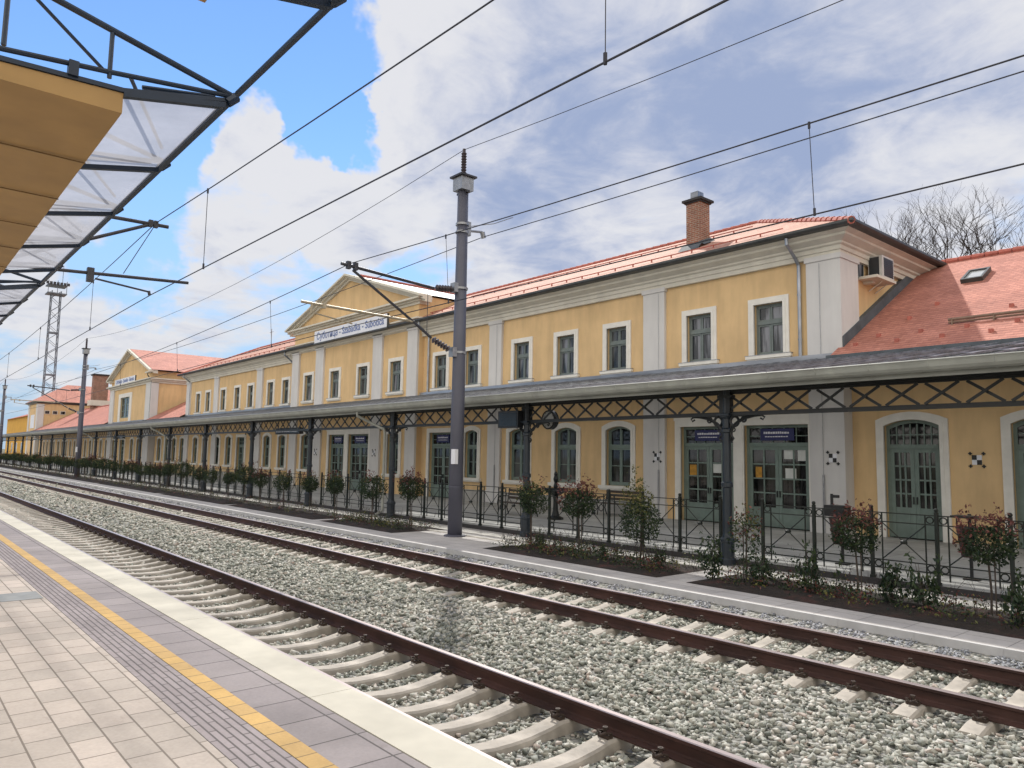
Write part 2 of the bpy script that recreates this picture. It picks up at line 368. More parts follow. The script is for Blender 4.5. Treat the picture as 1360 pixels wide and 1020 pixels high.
# ------------------------------------------------------------------ world and sun
SUN_EL=math.radians(45); SUN_AZ=(-.80,.60)
def world():
    w=bpy.data.worlds.new('World'); sc.world=w; w.use_nodes=True; nt=w.node_tree; nt.nodes.clear(); L=nt.links.new
    out=N(nt,'ShaderNodeOutputWorld')
    sky=N(nt,'ShaderNodeTexSky',sky_type='NISHITA',sun_disc=False,sun_elevation=SUN_EL,sun_rotation=math.atan2(SUN_AZ[0],SUN_AZ[1]))
    sky.air_density=1.0; sky.dust_density=0.0; sky.ozone_density=3.0
    bg=N(nt,'ShaderNodeBackground'); bg.inputs[1].default_value=SKY_S; tint=N(nt,'ShaderNodeMix',data_type='RGBA',blend_type='MULTIPLY'); tint.inputs[0].default_value=1; L(sky.outputs[0],tint.inputs[6]); tint.inputs[7].default_value=(.76,.87,.97,1); L(tint.outputs[2],bg.inputs[0])
    tc=N(nt,'ShaderNodeTexCoord'); nrm=N(nt,'ShaderNodeVectorMath',operation='NORMALIZE'); L(tc.outputs['Generated'],nrm.inputs[0]); d=nrm.outputs[0]
    sx=N(nt,'ShaderNodeSeparateXYZ'); L(d,sx.inputs[0])
    # cloud sheet: directions projected on a flat layer overhead
    zz=N(nt,'ShaderNodeMath',operation='ADD'); L(sx.outputs[2],zz.inputs[0]); zz.inputs[1].default_value=.16
    zm=N(nt,'ShaderNodeMath',operation='MAXIMUM'); L(zz.outputs[0],zm.inputs[0]); zm.inputs[1].default_value=.06
    cx=N(nt,'ShaderNodeMath',operation='DIVIDE'); L(sx.outputs[0],cx.inputs[0]); L(zm.outputs[0],cx.inputs[1])
    cyy=N(nt,'ShaderNodeMath',operation='DIVIDE'); L(sx.outputs[1],cyy.inputs[0]); L(zm.outputs[0],cyy.inputs[1])
    cb=N(nt,'ShaderNodeCombineXYZ'); L(cx.outputs[0],cb.inputs[0]); L(cyy.outputs[0],cb.inputs[1])
    def nz(scale,detail,rough,off,dist=0.0):
        mp=N(nt,'ShaderNodeMapping'); mp.inputs['Location'].default_value=off; L(cb.outputs[0],mp.inputs[0])
        n=N(nt,'ShaderNodeTexNoise',i_Scale=scale,i_Detail=detail,i_Roughness=rough,i_Distortion=dist); L(mp.outputs[0],n.inputs['Vector']); return n.outputs[0]
    def madd(a,k,b):
        m=N(nt,'ShaderNodeMath',operation='MULTIPLY_ADD'); L(a,m.inputs[0]); m.inputs[1].default_value=k
        if isinstance(b,(int,float)): m.inputs[2].default_value=b
        else: L(b,m.inputs[2])
        return m.outputs[0]
    wn=N(nt,'ShaderNodeTexNoise',i_Scale=7.0,i_Detail=5.0,i_Roughness=.6); L(d,wn.inputs['Vector'])
    wo=N(nt,'ShaderNodeVectorMath',operation='MULTIPLY_ADD'); L(wn.outputs['Color'],wo.inputs[0]); wo.inputs[1].default_value=(.22,.22,.22); wo.inputs[2].default_value=(-.11,-.11,-.11)
    wa=N(nt,'ShaderNodeVectorMath',operation='ADD'); L(d,wa.inputs[0]); L(wo.outputs[0],wa.inputs[1])
    wd=N(nt,'ShaderNodeVectorMath',operation='NORMALIZE'); L(wa.outputs[0],wd.inputs[0])
    def blobs(acc,lst):
        for c,rad,wt in lst:
            v=Vector(c).normalized(); dt=N(nt,'ShaderNodeVectorMath',operation='DOT_PRODUCT'); L(wd.outputs[0],dt.inputs[0]); dt.inputs[1].default_value=v
            mr=N(nt,'ShaderNodeMapRange',interpolation_type='SMOOTHSTEP'); L(dt.outputs['Value'],mr.inputs[0]); mr.inputs[1].default_value=math.cos(rad); mr.inputs[2].default_value=1.0
            acc=madd(mr.outputs[0],wt,acc)
        return acc
    base=madd(nz(1.7,9,.58,(3.1,1.7,0),.25),1.0,.03)
    base=madd(nz(6.5,6,.6,(9.1,4.7,0),.3),.22,base)
    base=madd(nz(.45,2,.5,(1.1,7.7,0)),.35,base)
    # unseen clouds added away from the sun to brighten the facade
    ob=N(nt,'ShaderNodeVectorMath',operation='DOT_PRODUCT'); L(d,ob.inputs[0]); ob.inputs[1].default_value=(.62,-.66,.42)
    om=N(nt,'ShaderNodeMapRange',interpolation_type='SMOOTHSTEP'); L(ob.outputs['Value'],om.inputs[0]); om.inputs[1].default_value=.0; om.inputs[2].default_value=.45
    base=madd(om.outputs[0],.42,base)
    cov=blobs(base,[((-.746,.473,.469),.17,.26),((-.845,.335,.42),.10,.52),((-.862,.30,.41),.07,.25),((-.87,.36,.33),.12,.30),((-.84,.44,.31),.11,.26),((-.801,.478,.36),.13,.22),((-.904,.308,.296),.10,.24),
        ((-.537,.726,.429),.42,.34),((-.296,.888,.353),.40,.30),((-.378,.794,.476),.30,.2),((-.744,.596,.304),.25,.18),((-.96,.18,.15),.13,.20),((-.93,.30,.17),.12,.17),((-.97,.13,.24),.12,.14),((-.86,.46,.22),.12,.14),
        ((-.854,.238,.462),.30,-.36),((-.80,.348,.50),.13,-.28),((-.95,.23,.22),.07,-.26),((-.812,.395,.43),.075,-.44),((-.818,.43,.385),.06,-.40),((-.90,.30,.10),.10,-.06),((-.79,.53,.25),.10,-.22)])
    mask=N(nt,'ShaderNodeMapRange',interpolation_type='SMOOTHSTEP'); L(cov,mask.inputs[0]); mask.inputs[1].default_value=.80; mask.inputs[2].default_value=1.06; mask.inputs[4].default_value=.97
    # thin bright veil low over the horizon
    hz=N(nt,'ShaderNodeMapRange',interpolation_type='SMOOTHSTEP'); L(sx.outputs[2],hz.inputs[0]); hz.inputs[1].default_value=.0; hz.inputs[2].default_value=.42; hz.inputs[3].default_value=.95; hz.inputs[4].default_value=0
    # thick parts go grey-violet underneath, thin edges stay white
    th=madd(cov,.75,-1.44)
    th=madd(nz(3.0,8,.6,(5.3,2.2,0),.5),1.5,th); th=madd(nz(8.0,6,.6,(2.3,8.2,0),.6),.6,th)
    th=blobs(th,[((-.60,.68,.42),.36,.26),((-.20,.90,.40),.35,.12),((-.746,.473,.469),.18,-.30),((-.85,.36,.34),.14,-.2),((-.801,.478,.36),.12,-.1),((-.30,.888,.34),.12,-.2),((-.60,.729,.31),.10,-.18)])
    sh=N(nt,'ShaderNodeMapRange',interpolation_type='SMOOTHSTEP'); L(th,sh.inputs[0]); sh.inputs[1].default_value=.30; sh.inputs[2].default_value=1.15
    ccol=ramp(nt,sh.outputs[0],[(0,(.86,.86,.89)),(.45,(.66,.69,.80)),(1,(.37,.45,.66))])
    # unseen clouds opposite the sun, made brighter to light the facade
    ds=N(nt,'ShaderNodeVectorMath',operation='DOT_PRODUCT'); L(d,ds.inputs[0]); ds.inputs[1].default_value=(.55,-.80,.25)
    fr=N(nt,'ShaderNodeMapRange',interpolation_type='SMOOTHSTEP'); L(ds.outputs['Value'],fr.inputs[0]); fr.inputs[1].default_value=-.1; fr.inputs[2].default_value=.8; fr.inputs[3].default_value=CLOUD_S; fr.inputs[4].default_value=CLOUD_S*FRONT
    bg3=N(nt,'ShaderNodeBackground'); bg3.inputs[0].default_value=(.31,.42,.56,1); bg3.inputs[1].default_value=1.0
    m3=N(nt,'ShaderNodeMixShader'); L(hz.outputs[0],m3.inputs[0]); L(bg.outputs[0],m3.inputs[1]); L(bg3.outputs[0],m3.inputs[2])
    bg2=N(nt,'ShaderNodeBackground'); wm=mixc(nt,om.outputs[0],ccol.outputs[0],(.84,.79,.72)); L(wm,bg2.inputs[0]); L(fr.outputs[0],bg2.inputs[1])
    mx=N(nt,'ShaderNodeMixShader'); L(mask.outputs[0],mx.inputs[0]); L(m3.outputs[0],mx.inputs[1]); L(bg2.outputs[0],mx.inputs[2]); L(mx.outputs[0],out.inputs[0])
    ld=bpy.data.lights.new('sun','SUN'); ld.energy=SUN_S; ld.angle=math.radians(1.2); ld.color=(1,.95,.87)
    lo=bpy.data.objects.new('sun',ld); COL.objects.link(lo)
    v=Vector((SUN_AZ[0]*math.cos(SUN_EL),SUN_AZ[1]*math.cos(SUN_EL),math.sin(SUN_EL)))
    lo.rotation_euler=v.to_track_quat('Z','Y').to_euler(); lo.location=(0,0,60)
SKY_S,CLOUD_S,FRONT,SUN_S=.14,.70,2.1,3.6
world()
vs=sc.view_settings; vs.view_transform='Standard'; vs.look='None'; vs.gamma=1; vs.exposure=0.40

# ------------------------------------------------------------------ ground, platforms, ballast bed
XL,XR=-260,40
def sheet(name,x0,x1,y0,y1,z,m,nx=1):
    b=MB()
    for i in range(nx):
        a=x0+(x1-x0)*i/nx; c=x0+(x1-x0)*(i+1)/nx; b.quad((a,y0,z),(c,y0,z),(c,y1,z),(a,y1,z))
    return structure(b.build(name,m))
sheet('ground',-2500,2500,-2500,2500,-.62,M['ground'])
b=MB()   # ballast bed cross-section swept along the track
prof=[(2.79,-.34),(3.3,-.30),(5.5,-.288),(5.9,-.225),(6.6,-.205),(7.4,-.205),(7.9,-.235),(8.4,-.27),(9.85,-.22),(9.96,-.06),(10.36,.0)]
for (y0,z0),(y1,z1) in zip(prof,prof[1:]): b.quad((XL,y0,z0),(XR,y0,z0),(XR,y1,z1),(XL,y1,z1))
b.quad((XL,2.79,-.34),(XL,2.79,-.6),(XR,2.79,-.6),(XR,2.79,-.34))
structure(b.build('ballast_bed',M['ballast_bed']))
# near platform
PZ=.55
b=MB(); b.box(XL,XR,-9,2.72,-.6,PZ-.06); structure(b.build('platform',M['concrete']))
def slabbox(name,y0,y1,m,top=PZ):
    b=MB(); b.box(XL,XR,y0,y1,PZ-.057,top,skip='b'); return structure(b.build(name,m))
slabbox('platform_paving',-9,1.65,M['paver'])
slabbox('platform_tactile_strip',1.652,1.948,M['tactile'])
slabbox('platform_yellow_line',1.95,2.078,M['yellow_line'],PZ+.002)
slabbox('platform_slabs',2.08,2.468,M['slab'])
b=MB()
x=XL
while x<XR: b.box(x+.003,x+2.997,2.47,2.80,PZ-.057,PZ+.006); x+=3
structure(b.build('platform_coping',M['coping']))
# station side: footway, kerb, raised platform
GZ=.10; KY=10.35; FY=13.85; SZ=.20; WY=21.5
b=MB(); b.box(XL,XR,KY+.06,FY,-.5,GZ); structure(b.build('footway',M['pave_grey']))
b=MB(); x=XL
while x<XR: b.box(x+.0015,x+.9985,KY,KY+.058,-.5,GZ+.006); x+=1
structure(b.build('kerb',M['kerb']))
b=MB(); b.box(XL,XR,FY+.06,WY+14,-.5,SZ); structure(b.build('station_platform',M['station_floor']))
b=MB(); b.box(XL,XR,FY,FY+.058,-.4,SZ+.012); structure(b.build('platform_step',M['riser']))
b=MB(); b.box(XL,XR,12.95,13.45,GZ-.02,GZ+.012,skip='b'); structure(b.build('concrete_path',M['concrete']))
# pale kerb line in the gap between the beds
b=MB(); b.box(-18.1,-14.3,12.40,12.52,GZ-.02,GZ+.03,skip='b'); structure(b.build('edging_strip',M['concrete']))
# planting beds: low mounds of mulch
BEDS=[(-8.1,8.0),(-13.9,-8.75),(-22.4,-17.95),(-30.6,-22.9),(-40.2,-31.1),(-54,-40.8),(-75,-54.6),(-125,-75.6)]
for x0,x1 in BEDS:
    nx=max(6,int((x1-x0)/.35)); ny=6; y0,y1=11.12,12.9
    if nx>120: nx=120
    b=MB(); P={}
    for i in range(nx+1):
        for j in range(ny+1):
            e=0 if i in(0,nx) or j in (0,ny) else 1
            z=GZ+.004+e*(.03+.05*random.random()); P[i,j]=(x0+(x1-x0)*i/nx,y0+(y1-y0)*j/ny,z)
    for i in range(nx):
        for j in range(ny): b.quad(P[i,j],P[i+1,j],P[i+1,j+1],P[i,j+1])
    structure(b.build('planting_bed',M['soil']))
# inspection cover in the paving
b=MB(); b.box(-10.66,-10.12,1.22,1.63,PZ-.02,PZ+.004)
tag(b.build('inspection_cover',plain('grey_cover',(.20,.21,.21),.7,0,.2,6),off=(-10.4,1.42,PZ)),'grey rectangular cover plate let into the beige platform paving','cover plate')

# ------------------------------------------------------------------ tracks
T1=5.22-.7525; T2=8.381+.7525
def sleeper_proto():
    b=MB(); pts=[(-1.2,-.215),(-.95,-.176),(-.58,-.176),(-.45,-.20),(-.2,-.228),(0,-.232),(.2,-.228),(.45,-.20),(.58,-.176),(.95,-.176),(1.2,-.215)]
    for (y0,z0),(y1,z1) in zip(pts,pts[1:]):
        t=.10; w=.13; zb=-.4; c=.02
        b.quad((-t+c,y0,z0),(t-c,y0,z0),(t-c,y1,z1),(-t+c,y1,z1))
        for sgn in(1,-1):
            q=[(sgn*(t-c),y0,z0),(sgn*t,y0,z0-.02),(sgn*t,y1,z1-.02),(sgn*(t-c),y1,z1)]
            q2=[(sgn*t,y0,z0-.02),(sgn*w,y0,zb),(sgn*w,y1,zb),(sgn*t,y1,z1-.02)]
            if sgn<0:q.reverse();q2.reverse()
            b.quad(*q);b.quad(*q2)
    for y,z,s in((-1.2,-.215,1),(1.2,-.215,-1)):
        q=[(-.08,y,z),(-.10,y,z-.02),(-.13,y-.03*s,-.4),(.13,y-.03*s,-.4),(.10,y,z-.02),(.08,y,z)]
        if s<0:q.reverse()
        b.quad(*q)
    o=b.build('sleeper',M['sleeper'],off=(0,0,0))
    for s in(-1,1):
        yr=.7525*s
        for e in(-1,1):
            yc=yr+e*.135; c=MB()
            c.box(-.06,.06,yc-.035,yc+.035,-.178,-.145)
            c.tube([(-.05,yc-.03*e,-.14),(-.05,yc+.05*e,-.115),(0,yc+.06*e,-.14),(.05,yc+.05*e,-.115),(.05,yc-.03*e,-.14)],.011,5)
            c.tube([(0,yc,-.15),(0,yc,-.085)],.016,6)
            c.tube([(0,yc,-.105),(0,yc,-.085)],.026,6)
            c.build('rail_clip',M['clip'],o,off=(0,0,0))
    return o
sl0=sleeper_proto(); first=True
WORD=['first','second','third','fourth','fifth','sixth','seventh','eighth','ninth','tenth','eleventh','twelfth','thirteenth','fourteenth','fifteenth','sixteenth']
def lay(yc,x0,lab,side,grp,n,vis0):
    global first
    for k in range(n):
        if first: o=sl0; first=False
        else:
            o=sl0.copy(); COL.objects.link(o)
            if k<42:
                for ch in sl0.children: c=ch.copy(); COL.objects.link(c); c.parent=o
        o.location=(x0-.6*k+random.uniform(-.012,.012),yc+random.uniform(-.012,.012),random.uniform(-.004,.004)); o.rotation_euler=(0,0,random.uniform(-.006,.006))
        i=k-vis0
        if 0<=i<16: l=f'pale concrete sleeper of the {lab} track, {WORD[i]} from the {side}'
        elif i<0: l=f'pale concrete sleeper of the {lab} track, outside the {side}'
        else: l=f'pale concrete sleeper of the {lab} track, farther off than its sixteen nearest'
        tag(o,l,'sleeper',grp)
lay(T1,-5.76+.6*6,'nearer','bottom picture edge','concrete sleepers under the nearer track',150,4)
lay(T2,-2.62+.6*5,'farther','right picture edge','concrete sleepers under the farther track',150,4)
def far_sleepers(yc,xs,lab):
    b=MB()
    x=xs
    while x>XL: b.box(x-.105,x+.105,yc-1.2,yc+1.2,-.4,-.19); x-=.6
    o=b.build('distant_sleepers',M['sleeper'],off=(xs,yc,-.4)); tag(o,lab,'sleepers',None,'stuff')
far_sleepers(T1,-5.76+.6*6-90,'distant run of concrete sleepers under the nearer track')
far_sleepers(T2,-2.62+.6*5-90,'distant run of concrete sleepers under the farther track')
def rail(y,label):
    b=MB()
    p=[(-.075,-.172),(.075,-.172),(.075,-.16),(.02,-.142),(.009,-.125),(.009,-.05),(.036,-.036),(.036,-.008),(.028,0),(-.028,0),(-.036,-.008),(-.036,-.036),(-.009,-.05),(-.009,-.125),(-.02,-.142),(-.075,-.16)]
    for i in range(len(p)):
        a,c=p[i],p[(i+1)%len(p)]; b.slot=1 if i in(7,8,9) else 0
        b.quad((XL,y+a[0],a[1]),(XL,y+c[0],c[1]),(XR,y+c[0],c[1]),(XR,y+a[0],a[1]))
    b.slot=0; b.quad(*[(XR,y+a,z) for a,z in p])
    return tag(b.build('rail',[M['rail_rust'],M['rail_top']],off=(0,y,-.17)),label,'rail','steel rails of the two tracks')
rail(T1-.7525,'rusty steel rail of the nearer track, hidden below the platform edge')
rail(T1+.7525,'rusty steel rail nearest the viewer, running from the left edge to the bottom edge')
rail(T2-.7525,'rusty steel rail on the near side of the farther track')
rail(T2+.7525,'rusty steel rail beside the gravel strip below the grey kerb')

# ballast stones (uncountable): one merged mesh, thinning out with distance
def stones():
    cub=np.array([(x,y,z) for x in(-1,1) for y in(-1,1) for z in(-1,1)],float)*.72
    qd=[(0,1,3,2),(4,6,7,5),(0,4,5,1),(2,3,7,6),(0,2,6,4),(1,5,7,3)]
    fc=np.array([t for q in qd for t in((q[0],q[1],q[2]),(q[0],q[2],q[3]))])
    sh=[cub*(1+rng.uniform(-.55,.30,(8,1)))+rng.normal(0,.14,(8,3)) for _ in range(60)]
    def field(name,label,m,zones,size,zf,excl=True):
        X=[];Y=[];S=[]
        for x0,x1,y0,y1,dens,s in zones:
            n=int((x1-x0)*(y1-y0)*dens); X.append(rng.uniform(x0,x1,n));Y.append(rng.uniform(y0,y1,n));S.append(np.full(n,s))
        X=np.concatenate(X);Y=np.concatenate(Y);S=np.concatenate(S)*rng.uniform(.5,1.35,len(X)); keep=np.ones(len(X),bool)
        if excl:
            for yc,xb in((T1,-5.76),(T2,-2.62)):
                ph=np.abs(((X-xb)/.6+.5)%1-.5)*.6
                keep&=~((np.abs(Y-yc)<1.215)&(ph<.125))
                for s in(-1,1): keep&=~(np.abs(Y-(yc+s*.7525))<.085)
        X,Y,S=X[keep],Y[keep],S[keep]; n=len(X)
        Z=np.interp(Y,[p[0] for p in prof],[p[1] for p in prof])+rng.uniform(-.3,.55,n)*S+zf
        q=rng.normal(size=(n,4)); q/=np.linalg.norm(q,axis=1)[:,None]; w,x,y,z=q.T
        R=np.stack([1-2*(y*y+z*z),2*(x*y-z*w),2*(x*z+y*w),2*(x*y+z*w),1-2*(x*x+z*z),2*(y*z-x*w),2*(x*z-y*w),2*(y*z+x*w),1-2*(x*x+y*y)],1).reshape(n,3,3)
        B=np.array(sh)[rng.integers(0,len(sh),n)]*np.stack([np.ones(n),rng.uniform(.55,.95,n),rng.uniform(.45,.8,n)],1)[:,None,:]
        V=np.einsum('nij,nkj->nki',R,B)*S[:,None,None]; V[:,:,2]*=.8
        V+=np.stack([X,Y,Z],1)[:,None,:]
        Fc=(fc[None]+8*np.arange(n)[:,None,None]).reshape(-1)
        me=bpy.data.meshes.new(name); me.vertices.add(n*8); me.vertices.foreach_set('co',V.astype(np.float32).ravel())
        nf=n*12; me.loops.add(nf*3); me.loops.foreach_set('vertex_index',Fc.astype(np.int32))
        me.polygons.add(nf); me.polygons.foreach_set('loop_start',np.arange(0,nf*3,3,dtype=np.int32)); me.update(calc_edges=True)
        me.materials.append(m); o=bpy.data.objects.new(name,me); COL.objects.link(o); tag(o,label,'gravel',None,'stuff')
    z=[(-9,2,2.95,9.92,430,.037),(-16,-9,2.95,9.92,330,.038),(-27,-16,2.95,9.92,160,.047),(-48,-27,2.95,9.92,60,.06),(-90,-48,3.0,9.92,16,.085)]
    field('ballast_stones','loose pale crushed stone ballast around and between the two tracks',M['stones'],z,.03,.0)
    field('gravel_strip','blue grey gravel strip between the farther track and the kerb',M['stones_blue'],[(-18,3,9.93,10.34,900,.024),(-36,-18,9.93,10.34,300,.033),(-60,-36,9.95,10.34,120,.045)],.02,.0)
stones()

# ------------------------------------------------------------------ openings, windows, doors
def outline(x0,x1,z0,z1,rise=0,n=8):
    p=[(x0,z0)]
    if rise>0:
        w=(x1-x0)/2; R=(w*w+rise*rise)/(2*rise); cx=(x0+x1)/2; cz=z1-R; a0=math.asin(w/R)
        for i in range(n+1):
            a=-a0+2*a0*i/n; p.append((cx+R*math.sin(a),cz+R*math.cos(a)))
    else: p+=[(x0,z1),(x1,z1)]
    p.append((x1,z0)); return p
def wallface(b,x0,x1,z0,z1,y,holes,depth=.22,axis='y',flip=False):
    """front sheet with holes and their reveals"""
    loops=[[(x0,z0),(x1,z0),(x1,z1),(x0,z1)]]+holes
    flat=[p for l in loops for p in l]
    for t in tessellate_polygon([[Vector((p[0],p[1],0)) for p in l] for l in loops]):
        q=[flat[i] for i in t]
        ar=(q[1][0]-q[0][0])*(q[2][1]-q[0][1])-(q[2][0]-q[0][0])*(q[1][1]-q[0][1])
        if ar<0:q.reverse()
        b.quad(*[(px,y,pz) for px,pz in q])
    for h in holes:
        for i in range(len(h)):
            a,c=h[i],h[(i+1)%len(h)]
            b.quad((a[0],y,a[1]),(a[0],y+depth,a[1]),(c[0],y+depth,c[1]),(c[0],y,c[1]))
def grid(b,x0,x1,z0,z1,y,cols,rows,st,mu,d=.045,low=None):
    """a glazed leaf: stiles and rails with muntins, optional solid lower panel up to z=low"""
    b.box(x0,x0+st,y,y+d,z0,z1); b.box(x1-st,x1,y,y+d,z0,z1)
    zb=z0
    b.box(x0+st,x1-st,y+.001,y+d,z1-st,z1)
    if low:
        b.box(x0+st,x1-st,y+.012,y+d,z0,low); b.box(x0+st+.05,x1-st-.05,y+.002,y+.012,z0+.1,low-.1); zb=low
    else: b.box(x0+st,x1-st,y+.001,y+d,z0,z0+st); zb=z0+st
    gx0,gx1,gz0,gz1=x0+st,x1-st,zb,z1-st
    for i in range(1,cols):
        c=gx0+(gx1-gx0)*i/cols; b.box(c-mu/2,c+mu/2,y+.008,y+d-.004,gz0,gz1)
    for i in range(1,rows):
        c=gz0+(gz1-gz0)*i/rows; b.box(gx0,gx1,y+.011,y+d-.006,c-mu/2,c+mu/2)
def surround(b,x0,x1,z0,z1,y,rise,w=.2,proud=.055,bottom=False):
    o=outline(x0-w,x1+w,z0,z1+w,rise*(x1-x0+2*w)/(x1-x0) if rise else 0); i=outline(x0,x1,z0,z1,rise)
    b.strip(o,i,y-proud,y+.03)
    o2=outline(x0-w*.45,x1+w*.45,z0,z1+w*.45,rise*(x1-x0+.9*w)/(x1-x0) if rise else 0); b.strip(o2,outline(x0-.002,x1+.002,z0,z1+.002,rise),y-proud-.018,y-proud+.002)
def upper_window(par,cx,y,z0=5.66,z1=7.33,w=1.02,g='glass_a',single=False):
    x0,x1=cx-w/2,cx+w/2
    b=MB(); surround(b,x0,x1,z0,z1,y,0,.2)
    p=b.build('window',M['trim'],par)
    b=MB(); b.box(x0-.28,x1+.28,y-.13,y+.03,z0-.11,z0); b.box(x0-.25,x1+.25,y-.09,y+.02,z0-.17,z0-.112); b.slot=1; b.box(x0-.30,x1+.30,y-.145,y+.03,z0+.001,z0+.014); b.slot=0
    b.build('sill',[M['trim'],M['zinc']],p)
    b=MB(); d=.12; zt=z0+(z1-z0)*.64
    b.box(x0,x0+.06,y+d,y+d+.07,z0,z1); b.box(x1-.06,x1,y+d,y+d+.07,z0,z1); b.box(x0+.06,x1-.06,y+d+.001,y+d+.07,z1-.06,z1); b.box(x0+.06,x1-.06,y+d+.001,y+d+.07,z0,z0+.07)
    b.box(x0+.06,x1-.06,y+d-.02,y+d+.07,zt-.05,zt+.06)
    xm=cx
    for a,c in((x0+.06,xm-.004),(xm+.004,x1-.06)):
        grid(b,a,c,z0+.07,zt-.052,y+d+.012,1,1,.055,.03); grid(b,a,c,zt+.062,z1-.06,y+d+.012,1,1,.05,.03)
    b.build('frame',M['frame_grey'],p)
    b=MB(); b.quad((x0,y+d+.048,z0),(x1,y+d+.048,z0),(x1,y+d+.048,z1),(x0,y+d+.048,z1)); b.build('pane',M[g],p)
    return outline(x0,x1,z0,z1,0)
def lower_window(par,cx,y,z0=1.25,z1=3.5,w=1.25,rise=.16,g='glass_b'):
    x0,x1=cx-w/2,cx+w/2
    b=MB(); surround(b,x0,x1,z0,z1,y,rise,.21)
    p=b.build('window',M['trim'],par)
    b=MB(); b.box(x0-.30,x1+.30,y-.15,y+.03,z0-.12,z0-.002); b.box(x0-.26,x1+.26,y-.1,y+.02,z0-.18,z0-.122); b.build('sill',M['trim'],p)
    b=MB(); d=.12; zt=z0+(z1-z0)*.66
    i=outline(x0+.08,x1-.08,z0+.08,z1-.08,rise); o=outline(x0,x1,z0,z1,rise); b.strip(o,i,y+d,y+d+.07); b.box(x0+.08,x1-.08,y+d+.001,y+d+.07,z0,z0+.08)
    b.box(x0+.08,x1-.08,y+d-.02,y+d+.07,zt-.07,zt+.07)
    for a,c in((x0+.08,cx-.004),(cx+.004,x1-.08)):
        grid(b,a,c,z0+.08,zt-.072,y+d+.012,1,2,.06,.03); b.box(a+.0,a+.05,y+d+.012,y+d+.05,zt+.072,z1-rise*.9); b.box(c-.05,c,y+d+.013,y+d+.05,zt+.072,z1-rise*.5)
    b.build('frame',M['frame_green'],p)
    b=MB(); q=outline(x0,x1,z0,z1,rise); b.quad(*[(a,y+d+.052,c) for a,c in reversed(q)]); b.build('pane',M[g],p)
    return outline(x0,x1,z0,z1,rise)
def door(par,x0,x1,y,z1,rise,cols,rows,zb=SZ,sign=False,trans=.62,low=.62,surr=True,g='glass_c',name='door',poster=None):
    p=None; b=MB(); d=.14; cx=(x0+x1)/2; zt=z1-trans
    i=outline(x0+.09,x1-.09,zb,z1-.09,rise); o=outline(x0,x1,zb,z1,rise); b.strip(o,i,y+d,y+d+.08)
    b.box(x0+.09,x1-.09,y+d-.02,y+d+.08,zt-.06,zt+.06)
    for a,c in((x0+.09,cx-.004),(cx+.004,x1-.09)): grid(b,a,c,zb+.02,zt-.062,y+d+.01,cols,rows,.105,.045,low=zb+low)
    nb=cols*2+1
    for k in range(1,nb):
        xx=x0+.09+(x1-x0-.18)*k/nb; b.box(xx-.016,xx+.016,y+d+.02,y+d+.06,zt+.06,z1-.09-rise*.2)
    b.box(x0+.09,x1-.09,y+d+.024,y+d+.056,zt+trans*.42,zt+trans*.42+.03)
    p=b.build(name,M['frame_green'],par)
    b=MB(); q=outline(x0,x1,zb,z1,rise); b.quad(*[(a,y+d+.052,c) for a,c in reversed(q)]); b.build('pane',M[g],p)
    b=MB(); b.box(cx-.06,cx-.035,y+d-.03,y+d+.01,zb+.95,zb+1.15); b.box(cx+.035,cx+.06,y+d-.03,y+d+.01,zb+.95,zb+1.15); b.build('handle',M['black'],p)
    if surr:
        b=MB(); surround(b,x0,x1,zb,z1,y,rise,.22); b.build('surround',M['trim'],p)
    if sign:
        w=(x1-x0)*.52; b=MB(); b.box(cx-w/2,cx+w/2,y+d-.05,y+d-.022,zt+.13,z1-.12); s=b.build('sign_panel',M['blue_sign'],p)
        b=MB()
        for r,zz,hh,ww in((0,(zt+z1)/2+.03,.075,.40),(1,(zt+z1)/2-.075,.035,.36)):
            xx=cx-w*ww
            while xx<cx+w*ww-.05:
                l=random.uniform(.04,.09); b.box(xx,min(xx+l,cx+w*ww),y+d-.056,y+d-.0495,zz,zz+hh*random.uniform(.7,1)); xx+=l+.018
        b.build('sign_lettering',M['letter_white'],p)
    if poster:
        for k,(px,pz,pw,ph,m) in enumerate(poster):
            b=MB(); b.box(px,px+pw,y+d+.0495,y+d+.0515,pz,pz+ph); b.build('notice',m,p)
    return outline(x0,x1,zb,z1,rise)
PAPER=plain('white_paper',(.62,.64,.62),.7,0,.06,6); ORANGE=plain('orange_poster',(.50,.25,.03),.6,0,.3,9)

def downpipe(par,x,y,ztop,zbot,out=.7,m='zinc'):
    b=MB(); b.tube([(x,y-out,ztop),(x,y-out,ztop-.18),(x+.02,y-.22,ztop-.55),(x+.06,y-.10,ztop-.75),(x+.06,y-.10,zbot)],.055,10)
    for z in np.arange(zbot+.6,ztop-1,1.4): b.tube([(x+.06,y-.10,z),(x+.06,y-.10,z+.05)],.066,10)
    return b.build('downpipe',M[m],par,smooth=False)

